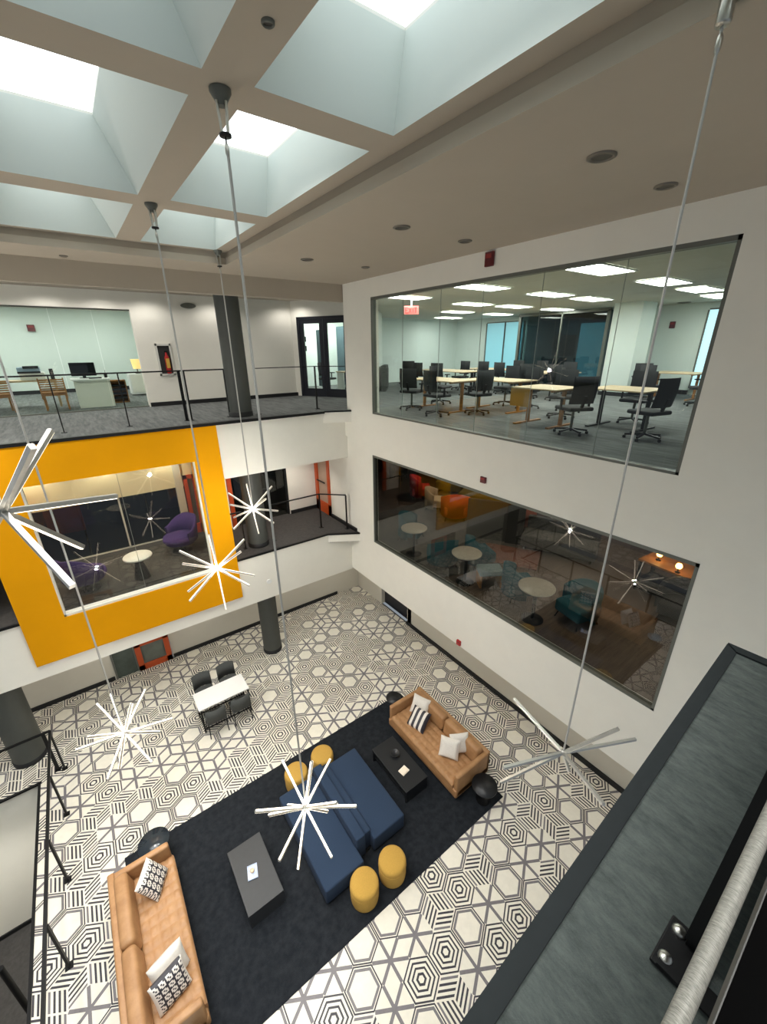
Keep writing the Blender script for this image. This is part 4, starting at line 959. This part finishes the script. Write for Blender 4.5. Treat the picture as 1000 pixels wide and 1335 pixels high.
och = ((11.0, 13.2, 2.3, 'black office chair alone at the left by the white end wall'), (7.05, 8.35, 2.0, 'black office chair at the window side of the leftmost work table'), (7.75, 6.75, 2.9, 'black office chair between the two left work tables'),
       (6.85, 7.2, 1.5, 'black office chair close to the glass at the leftmost work table'), (8.45, 8.75, 0.2, 'black office chair beyond the leftmost work table'), (9.6, 7.4, -1.6, 'black office chair behind the second work table'), (9.5, 6.6, -1.4, 'black office chair far side of the second work table, right'),
       (10.1, 11.4, 1.6, 'far black office chair left in the second row'), (10.2, 10.6, 1.8, 'far black office chair second in the second row'), (11.9, 11.3, -1.6, 'far black office chair behind the second row table'), (11.9, 10.4, -1.5, 'far black office chair behind the second row table, right one'),
       (12.0, 9.4, 1.5, 'black office chair before the blue windows'), (13.8, 10.3, -1.5, 'black office chair nearest the blue windows'), (13.8, 9.3, -1.6, 'black office chair before the dark conference room, left'), (11.5, 8.0, 1.6, 'black office chair before the dark conference room, middle'), (13.3, 7.9, -1.5, 'black office chair before the dark conference room, right'), (11.6, 7.1, 1.6, 'black office chair left of the white column box'),
       (7.25, 4.05, 2.7, 'large black office chair with its back to the glass in the centre'), (8.75, 5.2, -1.2, 'black office chair beyond the amber panel table'), (7.75, 3.0, 2.9, 'black office chair at the right end of the near work table'), (9.3, 3.9, -1.5, 'black office chair behind the near work table'),
       (12.9, 5.1, 1.3, 'black office chair before the far right table'), (13.6, 5.6, -.9, 'black office chair turned toward the far right table'), (13.3, 4.05, -2.6, 'black office chair at the right edge of the upper window'), (9.8, 5.6, .5, 'black office chair in the aisle before the column box'))
for x, y, rz, lab in och: office_chair(lab, x, y, rz)
for x, y, rz, lab in ((7.75, 14.0, .4, 'black office chair behind the left pane of the navy doors'), (8.75, 13.9, -.6, 'black office chair behind the right pane of the navy doors')):
    office_chair(lab, x, y, rz)['group'] = 'chairs behind the navy doors'
tag(MB().box(8.1, 8.2, 14.75, 15.35, L3+.1, L3+2.15).box(8.08, 8.1, 14.8, 15.3, L3+.3, L3+2.0).build('display_board', M_confwall), 'dark tall narrow board behind the left pane of the navy doors', 'board')
t = thing('side_desk', 'pale desk behind the glass of the navy doors', 'desk', (8.3, 13.3, L3))
MB().box(-.45, .45, -.25, .25, .70, .73).build('tabletop', M_wood, t)
for sx in (-.4, .4): MB().box(sx-.02, sx+.02, -.22, .22, 0, .70).build('leg', M_white, t)
alarm('small red alarm on the pale office wall right of the white column box', 16.3, 6.2, H+.62, .16, .2, M_dred)
fitting('ceiling_speaker', 'pale grey round fixture on the wall top right of the column box', 15.7, 5.8, .18, 9.715, 'ceiling speaker', M_trimgrey)
t = thing('wall_radiator', 'grey low unit in the left corner behind the upper window', 'radiator', (9.7, 13.1, L3), .85); MB().box(-.6, .6, -.1, .09, 0, .9).build('body', M_greyf, t, bevel=.02); MB().box(-.5, .5, -.12, -.1, .1, .8).build('front_panel', M_chair, t)

# ------------------------------------------------------------------ lights
def area(name, loc, rot, sx, sy, power, color, spread=None):
    l = bpy.data.lights.new(name, 'AREA'); l.shape = 'RECTANGLE'; l.size = sx; l.size_y = sy; l.energy = power; l.color = color
    o = bpy.data.objects.new(name, l); COL.objects.link(o); o.location = loc; o.rotation_euler = rot
    if spread: l.spread = spread
    return o
def spot(name, loc, power, color, angle=1.9, blend=.7, rad=.05, rot=(0, 0, 0)):
    l = bpy.data.lights.new(name, 'SPOT'); l.energy = power; l.color = color; l.spot_size = angle; l.spot_blend = blend; l.shadow_soft_size = rad
    o = bpy.data.objects.new(name, l); COL.objects.link(o); o.location = loc; o.rotation_euler = rot; return o
for (a, b, t_) in xs:
    for (c0, c1) in ys:
        area('skylight_beam', ((a+b)/2, (c0+c1)/2, WT-.01), (0, 0, 0), (b-a)*.3, (c1-c0)*.4, SKYP*(b-a)*(c1-c0), (1, .985, .955), 1.5)
W = (1, .93, .82)
for x in (-4.5, -3, -1.5, 0, 1.1, 2.1, 3.85, 6.0): spot('wall_washer', (x, 12.9, CE-.02), 26, (1, .96, .9), 2.7, .6)
for x in (-3.5, -1, 1.5, 4.5): spot('deck_fill_spot', (x, 11.4, CE-.03), 75, (1, .96, .9), 2.4, .8)  # added spots without fixtures, brighten the upper deck
for x in (-1.2, .15, 1.5): spot('room_downlight', (x, 11.6, 6.2), 70, (1, .88, .66), 2.4, .8)
for x in (-.6, 1.0): spot('room_downlight', (x, 10.4, 6.2), 85, (1, .9, .75), 2.2, .8)
for x in (3.2, 4.8): spot('deck_fill_spot', (x, 10.9, 5.66), 45, (1, .93, .85), 2.4, .8)  # added spots without fixtures, brighten the level two deck
for x in (-3.6, -1.0, 1.6, 4.2, 6.2): spot('undercroft_fill_spot', (x, 10.7, 2.14), 32, (1, .95, .88), 2.6, .9)  # added spots under the back soffit, lift the recess brightness
for y in (1.0, 3.5, 6.0, 8.5): spot('undercroft_fill_spot', (6.6, y, 2.18), 15, (1, .95, .88), 2.6, .9)  # same added fill along the right-hand recess
for x, y in ((7.2, 2.5), (7.2, 5.0), (7.4, 7.5), (9.6, 9.8), (9.6, 7.4), (9.8, 5.0), (9.6, 2.6), (11.5, 5.5)): spot('lounge_downlight', (x, y, 6.18), 60, (1, .84, .66), 2.3, .9)
spot('stairwell_light', (-3.6, 7.6, -.4), 60, (1, .97, .92), 2.9, .8)
spot('conference_light', (15.8, 9.6, 9.6), 8, (.8, .95, 1), 2.6, .9)

wd = bpy.data.worlds.new('World'); SC.world = wd; wd.use_nodes = True
wd.node_tree.nodes['Background'].inputs[0].default_value = (.80, .90, 1.0, 1); wd.node_tree.nodes['Background'].inputs[1].default_value = .25

# ------------------------------------------------------------------ camera
pitch, roll, yaw, fpx = math.radians(21.852), math.radians(-.48), math.radians(36.232), 533.77
fw = Vector((math.sin(yaw)*math.cos(pitch), math.cos(yaw)*math.cos(pitch), -math.sin(pitch)))
r0 = Vector((math.cos(yaw), -math.sin(yaw), 0)); u0 = r0.cross(fw)
r = r0*math.cos(roll)+u0*math.sin(roll); u = -r0*math.sin(roll)+u0*math.cos(roll)
cd = bpy.data.cameras.new('camera'); cam = bpy.data.objects.new('camera', cd); COL.objects.link(cam)
M = Matrix.Identity(4)
for i in range(3): M[i][0] = r[i]; M[i][1] = u[i]; M[i][2] = -fw[i]
M[0][3], M[1][3], M[2][3] = 0, 0, H
cam.matrix_world = M
cd.sensor_fit = 'HORIZONTAL'; cd.sensor_width = 36; cd.lens = fpx/1000*36; cd.clip_start = .02; cd.clip_end = 100
SC.camera = cam
SC.view_settings.view_transform = 'Standard'; SC.view_settings.look = 'None'; SC.view_settings.gamma = 1; SC.view_settings.exposure = .32
SC.cycles.max_bounces = 10; SC.cycles.diffuse_bounces = 5; SC.cycles.transparent_max_bounces = 16; SC.cycles.sample_clamp_indirect = 6
